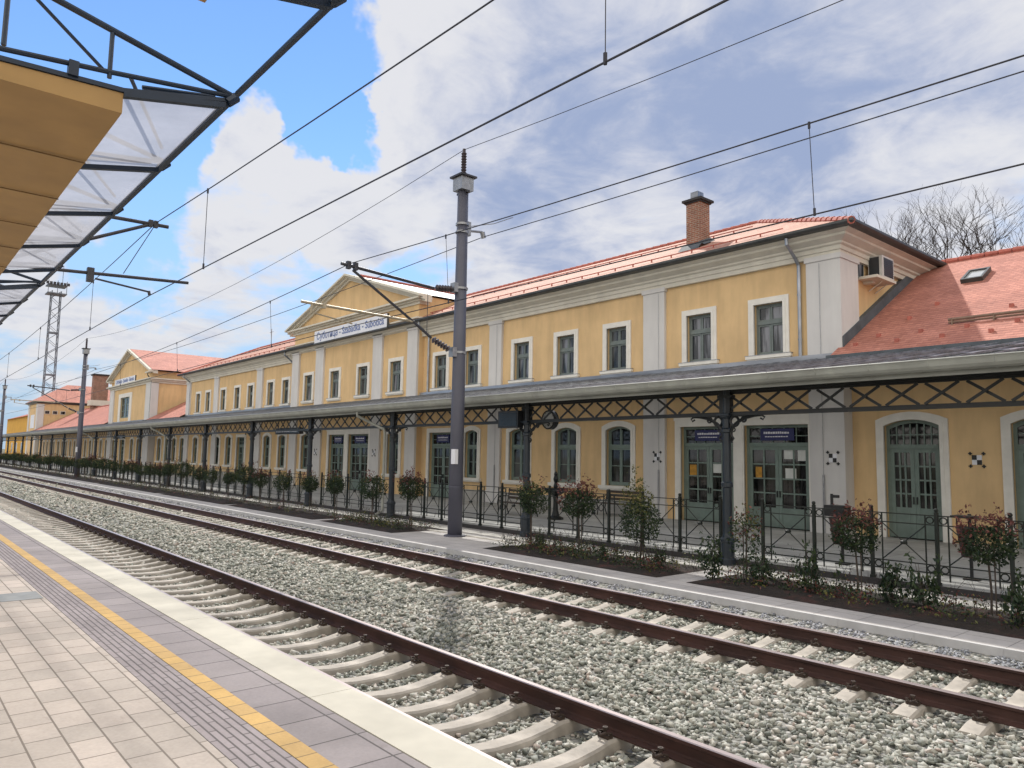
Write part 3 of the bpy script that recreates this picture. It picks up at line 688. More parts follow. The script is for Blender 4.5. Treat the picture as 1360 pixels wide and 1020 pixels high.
# ------------------------------------------------------------------ main station building
def main_building():
    X0,X1,Y0,Y1=-70.4,-10.1,WY,30.5; AX0,AX1,AY=-47.36,-32.13,21.2
    R=thing('station_building',(-40,WY,SZ),'long two storey yellow station building with white pilasters, central pediment and name board','station')
    holes=[]; aholes=[]
    upper=[-12.39,-15.03,-18.80,-21.58,-24.33,-27.92,-30.51]; upl=[-49.1,-51.71,-55.45,-58.16,-61.25,-64.9,-67.4]
    gl=['glass_a','glass_a','glass_b','glass_a']
    for k,c in enumerate(upper+upl): holes.append(upper_window(R,c,WY,g=gl[(k*3)%4]))
    for k,c in enumerate([-34.3,-37.86,-41.29,-44.93]): aholes.append(upper_window(R,c,AY,w=1.12,g=gl[(k+1)%4]))
    for c in(-18.70,-21.52,-24.45): holes.append(lower_window(R,c,WY))
    holes.append(lower_window(R,-27.85,WY,w=.98,rise=.14))
    for c in(-49.3,-51.9,-59.5,-62.1,-65.0,-67.5): holes.append(lower_window(R,c,WY,w=1.15))
    # the two wide doors share one surround
    dy=WY
    pa=[(-13.33+.28,1.95,.34,.30,PAPER)]
    holes.append(door(R,-13.33,-11.13,dy,3.42,0,2,4,sign=True,surr=False,poster=[(-12.05,2.35,.36,.32,PAPER),(-12.02,1.72,.36,.34,PAPER),(-11.6,2.3,.3,.42,PAPER),(-13.05,1.75,.22,.34,ORANGE)]))
    holes.append(door(R,-15.82,-13.72,dy,3.42,0,2,4,sign=True,surr=False,poster=[(-14.65,1.85,.36,.3,PAPER),(-15.6,1.75,.28,.36,ORANGE)]))
    def twin(xs,z1,y):
        b=MB(); lo=xs[0][0]-.24; hi=xs[-1][1]+.24; zt=z1+.30
        b.box(lo,hi,y-.055,y+.03,z1,zt); b.box(lo-.03,hi+.03,y-.075,y+.02,zt-.09,zt+.015)
        ed=[lo]+[v for p in xs for v in p]+[hi]
        for k in range(0,len(ed),2): b.box(ed[k],ed[k+1],y-.053,y+.03,SZ,z1-.001); b.box(ed[k]+.05,ed[k+1]-.05,y-.068,y-.05,SZ,z1-.001)
        return b.build('double_door_surround',M['trim'],R)
    twin([(-15.82,-13.72),(-13.33,-11.13)],3.42,WY)
    holes.append(door(R,-31.35,-29.3,dy,3.42,0,2,4,sign=True)); holes.append(door(R,-57.7,-56.1,dy,3.42,0,2,4,sign=False))
    aholes.append(door(R,-41.75,-39.8,AY,3.42,0,2,4,sign=True,surr=False)); aholes.append(door(R,-39.3,-36.95,AY,3.42,0,2,4,sign=True,surr=False))
    twin([(-41.75,-39.8),(-39.3,-36.95)],3.42,AY)
    aholes.append(lower_window(R,-34.35,AY,w=1.2)); aholes.append(lower_window(R,-44.95,AY,w=1.3))
    # walls
    b=MB()
    rh=[h for h in holes if h[0][0]>AX1]; lh=[h for h in holes if h[0][0]<AX0]
    wallface(b,AX1,X1,SZ,8.6,WY,rh); wallface(b,X0,AX0,SZ,8.6,WY,lh); wallface(b,AX0,AX1,SZ,9.5,AY,aholes)
    for x in(AX0,AX1): b.quad((x,AY,SZ),(x,WY,SZ),(x,WY,9.5),(x,AY,9.5))
    for x in(X0,X1): b.quad((x,Y0,SZ),(x,Y1,SZ),(x,Y1,8.9),(x,Y0,8.9))
    b.quad((X0,Y1,SZ),(X1,Y1,SZ),(X1,Y1,8.9),(X0,Y1,8.9))
    b.build('wall',M['yellow'],R)
    # pilasters
    def pil(x0,x1,y,z1,pr=.12,ret=None):
        b=MB(); b.box(x0,x1,y-pr,y+.02,SZ,z1); b.box(x0-.05,x1+.05,y-pr-.04,y+.02,z1-.16,z1-.002); b.box(x0-.03,x1+.03,y-pr-.03,y+.02,SZ,SZ+.55)
        return b.build('pilaster',M['white_stucco'],R)
    for a,c in((-17.42,-16.45),(-26.53,-25.65),(-54.15,-53.1),(-63.3,-62.3)): pil(a,c,WY,8.52)
    for a,c in((-33.07,-32.14),(-36.67,-35.67),(-43.83,-42.75),(-47.35,-46.31)): pil(a,c,AY,9.0)
    # corner pilasters wrap the ends
    for xa,xb,s in((X1-.95,X1+.12,1),(X0-.12,X0+.95,-1)):
        b=MB(); b.box(xa,xb,WY-.12,WY+1.05,SZ,8.52); b.box(xa-.04,xb+.04,WY-.16,WY+1.09,8.36,8.518); b.box(xa-.03,xb+.03,WY-.15,WY+1.08,SZ,SZ+.55); b.build('pilaster',M['white_stucco'],R)
    # plinth of the plain wall stretches
    for a,c in((-28.9,-26.6),(-25.6,-17.5),(-53.0,-47.5),(-62.2,-58.2)): b=MB(); b.box(a,c,WY-.05,WY+.02,SZ,SZ+.5); b.build('plinth',M['plinth'],R)
    # cornice round the block
    b=MB(); b.rectsweep(X0,X1,Y0,Y1,[(0,8.46),(.13,8.46),(.13,8.60),(.17,8.62),(.17,8.74),(.24,8.78),(.24,8.84),(.46,8.95),(.46,9.02),(.62,9.08),(.62,9.13),(.3,9.14)])
    b.build('cornice',M['cream'],R)
    b=MB(); b.rectsweep(X0,X1,Y0,Y1,[(.55,9.10),(.66,9.10),(.80,9.12),(.86,9.17),(.86,9.24),(.80,9.24),(.78,9.19),(.66,9.19)]); b.build('gutter',M['gutter_dark'],R)
    # hipped roof
    e=.80; ze=9.19; ry=26.0; zr=11.72; hx=6.05
    A=(X0-e,Y0-e,ze);B=(X1+e,Y0-e,ze);Cc=(X1+e,Y1+e,ze);D=(X0-e,Y1+e,ze);r0=(X0-e+hx,ry,zr);r1=(X1+e-hx,ry,zr)
    b=MB(); b.quad(A,B,r1,r0); b.quad(B,Cc,r1); b.quad(Cc,D,r0,r1); b.quad(D,A,r0); rf=b.build('roof',M['tile_main'],R)
    b=MB()
    for p,q in((r0,r1),(A,r0),(B,r1),(Cc,r1),(D,r0)):
        p,q=Vector(p),Vector(q); n=int((q-p).length/.4)
        for k in range(n):
            a=p.lerp(q,k/n); c=p.lerp(q,(k+.92)/n); b.tube([a,c],[.12,.095],8)
    b.build('ridge_tiles',M['ridge'],rf)
    # snow guards: two low rails along the front slope and scattered stop tiles
    b=MB()
    def rz(y): return ze+(zr-ze)*(y-(Y0-e))/(ry-(Y0-e))
    for y in(21.6,24.3):
        for x0,x1 in((-69+(y-20.7),-47.8),(-31.8,-11.0-(y-20.7))):
            b=MB(); b.tube([(x0,y,rz(y)+.10),(x1,y,rz(y)+.10)],.02,6)
            for x in np.arange(x0+.2,x1,.9): b.box(x-.012,x+.012,y-.03,y+.03,rz(y)-.02,rz(y)+.11)
            b.build('snow_guard',M['ridge'],rf)
    # chimneys on the front slope
    def chimney(x,y,w,d,zt,metal):
        z0=rz(y)-.4
        b=MB(); b.box(x-w/2,x+w/2,y-d/2,y+d/2,z0,zt); ch=b.build('chimney',M['brick'],rf)
        b=MB(); b.box(x-w/2-.12,x+w/2+.12,y-d/2-.12,y+d/2+.12,zt+.001,zt+.09); b.box(x-w/2-.05,x+w/2+.05,y-d/2-.05,y+d/2+.05,zt-.06,zt); b.build('chimney_cap',M['riser'],ch)
        if metal:
            b=MB(); b.box(x-w*.32,x+w*.22,y-d*.3,y+d*.3,zt+.091,zt+.42); b.box(x-w*.22,x+w*.12,y-d*.2,y+d*.2,zt+.42,zt+.44); b.build('chimney_cowl',M['zinc'],ch)
        b=MB(); zf=rz(y-d/2); b.quad((x-w/2-.15,y-d/2-.35,rz(y-d/2-.35)+.015),(x+w/2+.15,y-d/2-.35,rz(y-d/2-.35)+.015),(x+w/2+.15,y-d/2-.004,zf+.2),(x-w/2-.15,y-d/2-.004,zf+.2))
        b.quad((x+w/2+.004,y-d/2-.1,rz(y-d/2)+.18),(x+w/2+.25,y-d/2-.1,rz(y-d/2)+.02),(x+w/2+.25,y+d/2,rz(y+d/2)+.02),(x+w/2+.004,y+d/2,rz(y+d/2)+.18)); b.build('flashing',M['flash'],ch)
    chimney(-16.25,23.2,.62,.62,12.05,True)
    # central block: cornice, attic, pediment
    CX=(AX0+AX1)/2; HW=(AX1-AX0)/2
    b=MB(); 
    for o0,o1,z0,z1 in((0,.10,8.92,9.12),(0,.2,9.12,9.2),(0,.36,9.2,9.32),(0,.46,9.32,9.40)):
        b.box(AX0-o1,AX1+o1,AY-o1,WY+.6,z0,z1-.001)
    b.build('cornice',M['cream'],R)
    b=MB(); b.box(AX0+.08,AX1-.08,AY-.02,Y1+.3,9.40,10.32); b.prism([(AX0+.08,10.321),(AX1-.08,10.321),(AX1-.08,10.66),((AX0+AX1)/2,13.04),(AX0+.08,10.66)],AY+.32,Y1+.28); b.build('attic_wall',M['yellow'],R)
    zb,za=10.32,13.02; ex=.62
    b=MB(); b.prism([(AX0+.05,zb+.2),(AX1-.05,zb+.2),(CX,za-.28)],AY+.02,AY+.3); pd=b.build('pediment',M['yellow'],R)
    b=MB()
    for o1,z0,z1 in((.1,zb-.14,zb),(.24,zb,zb+.09),(.42,zb+.09,zb+.19)): b.box(AX0-o1,AX1+o1,AY-o1,WY+.2,z0,z1-.001)
    def rake(s,t0,t1,yf,yb):
        hw=HW+ex; p=[(CX+s*hw,zb+.19+t0),(CX,za+t0),(CX,za+t1),(CX+s*hw,zb+.19+t1)]
        if s<0:p.reverse()
        b.prism(p,yf,yb)
    for s in(-1,1): rake(s,-.30,-.18,AY-.12,AY+.3); rake(s,-.18,-.05,AY-.28,AY+.3); rake(s,-.05,.06,AY-.5,AY+.3)
    b.build('pediment_cornice',M['cream'],pd)
    b=MB(); hw=HW+ex
    for s in(-1,1):
        q=[(CX+s*hw,AY-.48,zb+.255),(CX,AY-.48,za+.065),(CX,AY+.6,za+.065),(CX+s*hw,AY+.6,zb+.255)]; h2=HW+.12; zz=za+.065-(za-zb-.19)*h2/hw; q2=[(CX+s*h2,AY+.6,zz),(CX,AY+.6,za+.065),(CX,Y1+.6,za+.065),(CX+s*h2,Y1+.6,zz)]
        if s>0:q.reverse(); q2.reverse()
        b.quad(*q); b.slot=1; b.quad(*q2); b.slot=0
    b.build('pediment_roof',[M['cream'],M['zinc']],pd)
    b=MB(); b.tube([(CX,AY+.6,za+.1),(CX,Y1+.6,za+.1)],.12,8); b.build('ridge_tiles',M['ridge'],pd)
    # side end wall details
    b=MB(); n=0
    y0,y1=21.4,27.7; z0,z1=5.30+.553*(y0-20.75)-.1,5.30+.553*(y1-20.75)-.1
    b.prism_x([(y0,z0),(y1,z1),(y1,z1+.42),(y0,z0+.42)],X1-.02,X1+.16); b.build('flashing',M['flash'],R)
    b=MB(); b.box(X1+.001,X1+.05,22.66,23.12,7.98,8.72); w=b.build('window',M['frame_grey'],R)
    b=MB(); b.box(X1+.051,X1+.056,22.70,23.08,8.03,8.67); b.build('pane',M['glass_a'],w)
    for x in(-11.35,-31.6,-48.0,-69.6): downpipe(R,x,WY,9.1,5.4 if x!=-31.6 else 5.4)
    for z in(-.9,): pass
    # lightning conductors on the pilasters
    for x,y in((-10.62,WY-.13),(-16.7,WY-.13),(-25.95,WY-.13)):
        b=MB(); b.tube([(x,y-.03,SZ),(x,y-.03,1.9)],.03,6); b.tube([(x,y-.02,1.9),(x,y-.02,8.3)],.008,4); b.build('lightning_conductor',M['galv'],R)
    b=MB(); b.tube([(-63.0,26,11.6),(-63.0,26,13.2)],.03,5); b.tube([(-63.4,26,12.9),(-62.6,26,12.9)],.02,4); b.build('aerial',M['galv'],rf)
    return R
main_building()
# name board (hangs on the attic)
def name_board(x0,x1,y,z0,z1,label,size):
    R=thing('station_sign',((x0+x1)/2,y,z0),label,'sign')
    b=MB(); b.box(x0,x1,y-.10,y,z0,z1); b.build('board',M['sign_white'],R)
    b=MB(); b.box(x0-.05,x1+.05,y-.13,y+.0,z0-.07,z0-.002); b.box(x1+.002,x1+.05,y-.12,y,z0,z1); b.build('board_frame',M['gutter_dark'],R)
    cu=bpy.data.curves.new('lettering','FONT'); cu.body='Суботица - Szabadka - Subotica'; cu.size=size; cu.align_x='CENTER'; cu.align_y='CENTER'; cu.extrude=.006; cu.offset=.006
    cu.materials.append(M['letter_blue'])
    tmp=bpy.data.objects.new('lettering_source',cu); COL.objects.link(tmp); dg=bpy.context.evaluated_depsgraph_get()
    me=bpy.data.meshes.new_from_object(tmp.evaluated_get(dg)); bpy.data.objects.remove(tmp)
    t=bpy.data.objects.new('lettering',me); COL.objects.link(t); t.parent=R; t.location=(0,-.108,(z1-z0)/2); t.rotation_euler=(PI/2,0,0)
    return R
name_board(-43.2,-34.45,20.72,9.17,9.92,'white name board with blue station name below the central pediment',.60)

# ------------------------------------------------------------------ single storey wings
def wing(X0,X1,label,doors,wins,setback=.4,sky=False,guard=True):
    y=WY+setback; Y1=35.0
    R=thing('station_wing',((X0+X1)/2,y,SZ),label,'building')
    holes=[door(R,a,c,y,3.5,.17,3,4,trans=.75,low=.85) for a,c in doors]+[lower_window(R,c,y,w=1.2) for c in wins]
    b=MB(); wallface(b,X0,X1,SZ,5.2,y,holes); 
    for x in(X0,X1): b.quad((x,y,SZ),(x,Y1,SZ),(x,Y1,5.2),(x,28,9.1),(x,y,5.2))
    b.quad((X0,Y1,SZ),(X1,Y1,SZ),(X1,Y1,5.2),(X0,Y1,5.2)); b.build('wall',M['yellow'],R)
    s=.553; ye=20.75; ze=5.30; zr=ze+s*(28-ye)
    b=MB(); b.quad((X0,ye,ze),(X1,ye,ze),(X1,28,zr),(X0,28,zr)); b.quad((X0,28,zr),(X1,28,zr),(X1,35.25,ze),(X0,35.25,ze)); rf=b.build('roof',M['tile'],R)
    b=MB(); n=int((X1-X0)/.4)
    for k in range(n): b.tube([(X0+.4*k,28,zr+.02),(X0+.4*k+.37,28,zr+.02)],[.12,.1],8)
    b.build('ridge_tiles',M['ridge'],rf)
    b=MB(); b.box(X0,X1,ye-.16,ye+.10,ze-.14,ze+.03); b.build('gutter',M['flash'],R)
    if guard:
        b=MB(); yy=22.2; zz=ze+s*(yy-ye); b.tube([(X0+2.7,yy,zz+.14),(X1,yy,zz+.14)],.045,6); b.tube([(X0+2.7,yy,zz+.06),(X1,yy,zz+.06)],.03,6)
        for x in np.arange(X0+2.8,X1,1.0): b.box(x-.02,x+.02,yy-.04,yy+.08,zz-.02,zz+.18)
        b.build('snow_guard',plain('brown_guard',(.22,.15,.11),.7),rf)
        b=MB()
        for row,yy in enumerate((21.4,21.9,23.0,23.9)):
            for x in np.arange(X0+.5+row*.45,X1,1.15 if row<2 else 2.6):
                zz=ze+s*(yy-ye); b.box(x-.05,x+.05,yy-.05,yy+.06,zz-.03,zz+.08)
        b.build('stop_tiles',M['ridge'],rf)
    if sky:
        def P(x,yy,h): return (x,yy-h*.48,ze+s*(yy-ye)+h*.87)
        b=MB()
        for a,c,e,f in((-8.10,-7.48,25.50,25.58),(-8.10,-7.48,26.27,26.35),(-8.10,-8.03,25.58,26.27),(-7.55,-7.48,25.58,26.27)):
            q0=[P(a,e,.14),P(c,e,.14),P(c,f,.14),P(a,f,.14)]; q1=[P(a,e,-.05),P(c,e,-.05),P(c,f,-.05),P(a,f,-.05)]
            b.quad(*q0)
            for i in range(4): b.quad(q1[i],q1[(i+1)%4],q0[(i+1)%4],q0[i])
        sk=b.build('skylight',M['gutter_dark'],rf)
        b=MB(); b.quad(P(-8.03,25.58,.09),P(-7.55,25.58,.09),P(-7.55,26.27,.09),P(-8.03,26.27,.09)); b.build('pane',mat('skylight_glass',lambda nt,bb,o:(setattr(bb.inputs['Base Color'],'default_value',(.45,.48,.5,1)),setattr(bb.inputs['Roughness'],'default_value',.05))),sk)  # pale base colour stands in for sky reflected in the pane
    return R
wing(-10.1,16,'single storey yellow wing with arched green doors and skylight in its red roof',[(-9.08,-7.62),(-5.95,-4.5),(-2.5,-1.05),(1.0,2.45)],[4.6,7.5,10.5],sky=True)
wing(-81.5,-70.4,'short yellow wing with red roof between main building and small gabled pavilion',[],[-72.5,-75.0,-77.4,-79.8],guard=False)
wing(-152,-99.4,'long low yellow wing with red roof beyond the gabled pavilion',[(-118,-116.4),(-134,-132.4)],[-102,-105,-108,-111,-114,-121,-124,-127,-130,-137,-140,-143,-146,-149],guard=False)

# ------------------------------------------------------------------ gabled pavilion
def pavilion():
    X0,X1=-99.2,-81.8; CX=(X0+X1)/2; y=WY-.1; Y1=36; ze=9.5
    R=thing('station_pavilion',(CX,y,SZ),'small yellow gabled pavilion with pediment and one tall upper window','building')
    holes=[outline(-94.2,-90.3,5.9,8.25,0),door(R,-93.3,-91.3,y,3.45,0,2,4)]+[lower_window(R,c,y,w=1.2) for c in(-96.3,-88.2,-85.6)]
    b=MB(); wallface(b,X0,X1,SZ,ze,y,holes)
    for x in(X0,X1): b.quad((x,y,SZ),(x,Y1,SZ),(x,Y1,ze),(x,y,ze))
    b.build('wall',M['yellow'],R)
    b=MB(); b.strip(outline(-95.1,-89.4,5.3,8.7,0),outline(-94.2,-90.3,5.3,8.25,0),y-.08,y+.03); w=b.build('window',M['trim'],R)
    b=MB(); grid(b,-94.2,-92.26,5.9,8.25,y+.1,2,3,.12,.06); grid(b,-92.24,-90.3,5.9,8.25,y+.1,2,3,.12,.06); b.build('frame',M['frame_green'],w)
    b=MB(); b.quad((-94.2,y+.14,5.9),(-90.3,y+.14,5.9),(-90.3,y+.14,8.25),(-94.2,y+.14,8.25)); b.build('pane',M['glass_b'],w)
    for xa,xb in((X0,X0+1.9),(X1-1.9,X1+.12)):
        b=MB(); b.box(xa,xb,y-.13,y+.6,SZ,ze-.2); b.build('pilaster',M['white_stucco'],R)
    b=MB()
    for o,z0,z1 in((.12,ze-.25,ze-.05),(.28,ze-.05,ze+.12),(.5,ze+.12,ze+.25)): b.box(X0-o,X1+o,y-o,Y1,z0,z1-.001)
    b.build('cornice',M['cream'],R)
    b=MB(); b.box(X0+.1,X1-.1,y-.02,Y1,ze+.25,10.5); b.prism([(X0+.1,10.5),(X1-.1,10.5),(CX,13.3)],y,y+.3); b.build('gable_wall',M['yellow'],R)
    b=MB()
    for s in(-1,1):
        for t0,t1,yf in((-.36,-.2,-.15),(-.2,.02,-.55)):
            p=[(CX+s*9.3,10.55+t0),(CX,13.55+t0),(CX,13.55+t1),(CX+s*9.3,10.55+t1)]
            if s<0:p.reverse()
            b.prism(p,y+yf,y+.3)
    for xa,xb in((X0-.55,X0+1.2),(X1-1.2,X1+.55)): b.box(xa,xb,y-.5,y+.3,10.3,10.42)
    b.build('pediment_cornice',M['cream'],R)
    b=MB()
    for s in(-1,1):
        q=[(CX+s*9.45,y-.3,10.56),(CX,y-.3,13.6),(CX,Y1,13.6),(CX+s*9.45,Y1,10.56)]
        if s>0:q.reverse()
        b.quad(*q)
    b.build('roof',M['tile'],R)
    downpipe(R,X1-.1,y,10.2,5.6,.5,'gutter_dark')
pavilion()
name_board(-97.2,-88.2,WY-.13,9.85,10.5,'white name board on the gable of the small pavilion',.60)

# ------------------------------------------------------------------ far end block and annexe
def end_block():
    X0,X1=-162.5,-152.4; y=WY; Y1=46; ze=10.4
    R=thing('end_building',((X0+X1)/2,y,SZ),'two storey pale yellow end block with hipped red roof and three small side windows','building')
    b=MB(); b.box(X0,X1,y,Y1,SZ,ze); b.build('wall',M['yellow'],R)
    for yy in(22.9,24.1,25.3):
        b=MB(); b.box(X1+.002,X1+.06,yy-.42,yy+.42,8.35,9.0); w=b.build('window',M['cream'],R)
        b=MB(); b.box(X1+.061,X1+.07,yy-.32,yy+.32,8.43,8.92); b.build('pane',M['glass_b'],w)
    b=MB(); b.box(X1-1.4,X1+.1,y-.1,y+.9,SZ,ze-.3); b.build('pilaster',M['white_stucco'],R)
    b=MB(); b.box(X0,X0+1.4,y-.1,y+.9,SZ,ze-.3); b.build('pilaster',M['white_stucco'],R)
    b=MB(); b.box(-159.5,-155.4,y-.05,y+.02,5.9,8.3); b.build('window',M['sign_white'],R,)
    b=MB(); b.rectsweep(X0,X1,y,Y1,[(0,ze-.2),(.2,ze-.2),(.3,ze),(.6,ze+.1),(.6,ze+.2)]); b.build('cornice',M['gutter_dark'],R)
    e=.6; zr=14.1; A=(X0-e,y-e,ze+.2);B=(X1+e,y-e,ze+.2);C=(X1+e,Y1+e,ze+.2);D=(X0-e,Y1+e,ze+.2);xm=(X0+X1)/2;r0=(xm,26.5,zr);r1=(xm,41,zr)
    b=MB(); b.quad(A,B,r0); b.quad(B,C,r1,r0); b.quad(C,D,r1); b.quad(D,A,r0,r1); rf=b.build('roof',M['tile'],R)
end_block()
def chimney_stack():
    R=thing('chimney_stack',(-140,28.3,SZ),'broad dark brick chimney stack rising above the far red roofs','chimney')
    b=MB(); b.box(-140.8,-139.2,27.3,29.5,6,14.7); st=b.build('stack',M['brick'],R)
    b=MB(); b.box(-141,-139,27.1,29.7,14.701,14.95); b.build('cap',M['riser'],R)
    b=MB(); b.box(-141.2,-138.8,26.9,29.9,9.6,10.5); b.build('base',M['cream'],R)
chimney_stack()
def annexe():
    X0,X1=-196,-162.6; y=WY+.6; Y1=40
    R=thing('annexe',((X0+X1)/2,y,SZ),'low deep yellow annexe with plain walls at the far left end of the station','building')
    b=MB(); b.box(X0,X1,y,Y1,SZ,8.6); b.build('wall',M['yellow_deep'],R)
    b=MB(); b.quad((X0-.5,y-.5,8.4),(X1+.02,y-.5,8.4),(X1+.02,30,11.4),(X0-.5,30,11.4)); b.quad((X0-.5,30,11.4),(X1+.02,30,11.4),(X1+.02,Y1+.5,8.4),(X0-.5,Y1+.5,8.4)); b.build('roof',M['ridge'],R)
    for k in range(5):
        xx=X0+3+6.5*k; b=MB(); b.box(xx,xx+1.4,y-.04,y+.03,1.4,3.4); w=b.build('window',M['trim'],R); b=MB(); b.box(xx+.15,xx+1.25,y-.045,y-.0401,1.5,3.3); b.build('pane',M['glass_b'],w)
annexe()

# ------------------------------------------------------------------ station canopy
CY=13.75
COLX=[4.0,-2.45,-8.95,-15.3,-22.3,-28.75,-35.0,-41.55,-48.0,-54.6,-61.2,-67.8,-74.4,-81.0,-87.4,-93.8,-100.2,-106.6,-113.0,-119.4,-125.8,-132.2,-138.6,-145]
def canopy():
    X0,X1=-149,14
    R=thing('platform_canopy',(-40,CY,SZ),'long zinc roofed station canopy on dark iron columns with a lattice girder','canopy')
    zf,zw,yf=3.93,5.34,13.0; yw=WY-.14
    sl=(zw-zf)/(yw-yf); x=X0
    def rz(y): return zf+sl*(y-yf)
    opaque=[(yf,14.4),(16.1,16.9),(19.2,yw)]; lit=[(14.4,16.1),(16.9,19.2)]  # glazed strips added so daylight reaches the ground floor
    b=MB()
    for y0,y1 in opaque: b.quad((X0,y0,rz(y0)),(X1,y0,rz(y0)),(X1,y1,rz(y1)),(X0,y1,rz(y1)))
    while x<X1:
        b.prism_x([(yf+.02,zf+.004),(yw-.01,zw+.004),(yw-.01,zw+.05),(yf+.02,zf+.045)],x,x+.03); x+=.62
    b.box(X0,X1,yw-.05,yw,zw-.02,zw+.16)
    rf=b.build('roof',M['zinc'],R)
    for y0,y1 in opaque:
        b=MB(); b.quad((X0,y0+.02,rz(y0)-.10),(X0,y1,rz(y1)-.10),(X1,y1,rz(y1)-.10),(X1,y0+.02,rz(y0)-.10)); b.build('ceiling_boards',M['canopy_ceiling'],R)
    for y0,y1 in lit:
        b=MB(); b.quad((X0,y0,rz(y0)-.004),(X1,y0,rz(y0)-.004),(X1,y1,rz(y1)-.004),(X0,y1,rz(y1)-.004)); b.build('added_rooflight',M['added_rooflight'],R)
    # gutter: half-round with a rolled front edge
    b=MB(); pr=[(yf+.06,3.955)]+[(yf-.06+.115*math.cos(a),3.90+.135*math.sin(a)) for a in np.linspace(0,-PI,8)]+[(yf-.185,3.93),(yf-.20,3.95),(yf-.185,3.965),(yf-.165,3.95)]
    for (y0,z0),(y1,z1) in zip(pr,pr[1:]): b.quad((X0,y0,z0),(X1,y0,z0),(X1,y1,z1),(X0,y1,z1))
    b.box(X0,X1,yf+.04,yf+.075,3.70,3.95)
    x=X0
    while x<X1: b.tube([(x,yf+.06,3.96),(x,yf-.19,3.955)],.014,5); b.tube([(x,yf-.175,3.95),(x,yf-.17,3.86),(x,yf-.06,3.755)],.012,5); x+=.95
    b.build('gutter',M['gutter_grey'],R)
    # lattice girder, one segment a bay
    zt,zb=3.72,3.27
    for c0,c1 in zip(COLX[1:],COLX[:-1]):
        b=MB(); L=c1-c0; n=max(1,round(L/.625))
        b.box(c0+.09,c1-.09,CY-.05,CY+.05,zt,zt+.10); b.box(c0+.09,c1-.09,CY-.05,CY+.05,zb-.055,zb)
        b.box(c0+.09,c1-.09,CY-.012,CY+.012,zt-.05,zt); b.box(c0+.09,c1-.09,CY-.012,CY+.012,zb,zb+.03)
        st=L/n
        far=c0<-75
        for k in range(n):
            a=c0+st*(k+.08); e=c0+st*(k+.92); 
            for (p,q,dy) in(((a,zb+.03),(e,zt-.05),-.022),((a,zt-.05),(e,zb+.03),.022)):
                dx=(q[0]-p[0]); dz=(q[1]-p[1]); l=math.hypot(dx,dz); nx,nz=-dz/l*.025,dx/l*.025
                poly=[(p[0]+nx,p[1]+nz),(p[0]-nx,p[1]-nz),(q[0]-nx,q[1]-nz),(q[0]+nx,q[1]+nz)]
                if dz>0: poly=poly[::1]
                b.prism(poly,CY+dy-.008,CY+dy+.008)
            if not far: b.box(c0+st*(k+.5)-.03,c0+st*(k+.5)+.03,CY-.032,CY+.032,(zt+zb)/2-.035,(zt+zb)/2+.015)
        b.build('lattice_girder',M['iron'],R)
    # columns with brackets, first one built then copied
    b=MB(); c=COLX[0]
    b.lathe(c,CY,[(.17,.08),(.17,.22),(.14,.25),(.14,.55),(.16,.58),(.16,.63),(.115,.68),(.102,.75),(.096,1.7),(.125,1.72),(.125,1.80),(.095,1.83),(.088,2.85),(.12,2.87),(.12,2.93),(.088,2.96),(.088,3.15),(.14,3.2),(.15,3.25),(.13,3.27),(.08,3.28),(.08,3.78)],12)
    b.box(c-.15,c+.15,CY-.15,CY+.15,3.222,3.26)
    col=b.build('column',M['iron_blue'],R,smooth=False,off=(c,CY,.08)); col.location=(c+40,0,.08-SZ)
    b=MB()
    for s in(-1,1):
        pts=[(c+s*.10,CY,2.82)]+[(c+s*(.10+.72*(1-math.cos(t))),CY,2.82+.40*math.sin(t)) for t in np.linspace(.1,PI/2,7)]
        b.tube(pts,.036,6); b.ring((c+s*.20,CY,3.10),.10,.030); b.ring((c+s*.42,CY,3.14),.055,.022); b.ring((c+s*.17,CY,2.92),.04,.015,n=10)
        b.tube([(c+s*.82,CY,3.22),(c+s*.90,CY,3.17),(c+s*.86,CY,3.12),(c+s*.80,CY,3.15)],.02,5); b.tube([(c+s*.12,CY,2.80),(c+s*.17,CY,2.74),(c+s*.12,CY,2.68)],.024,6)
        b.box(c+s*.1,c+s*.86,CY-.02,CY+.02,3.195,3.222)
    # rafter arm back to the wall
    b.prism_x([(CY,3.80),(CY+7.2,5.0),(CY+7.2,5.14),(CY,3.94)],c-.035,c+.035)
    b.box(c-.13,c+.13,CY-.07,CY+.07,3.275,3.82); b.box(c-.17,c+.17,CY-.08,CY+.08,3.60,3.66)
    br=b.build('bracket',M['iron'],col,off=(c,CY,.08))
    for cx in COLX[1:]:
        k=col.copy(); COL.objects.link(k); k.parent=R; k.location=(cx+40,0,.08-SZ); q=br.copy(); COL.objects.link(q); q.parent=k
    # rain pipes from gutter to a few columns
    for cx in(-22.3,-48.0,-67.8,-93.8):
        b=MB(); b.tube([(cx-1.15,yf-.05,3.78),(cx-1.15,yf-.05,3.62),(cx-1.0,yf+.35,3.42),(cx-.28,CY-.2,3.15),(cx-.2,CY-.22,3.0),(cx-.2,CY-.22,.35),(cx-.45,CY-.4,.14)],.05,8); b.build('downpipe',M['gutter_grey'],R)
    # purlins under the boards
    b=MB()
    for yy in(15.3,17.2,19.2): z=zf+sl*(yy-yf)-.22; b.box(X0,X1,yy-.05,yy+.05,z,z+.11)
    b.build('purlins',M['iron'],R)
canopy()

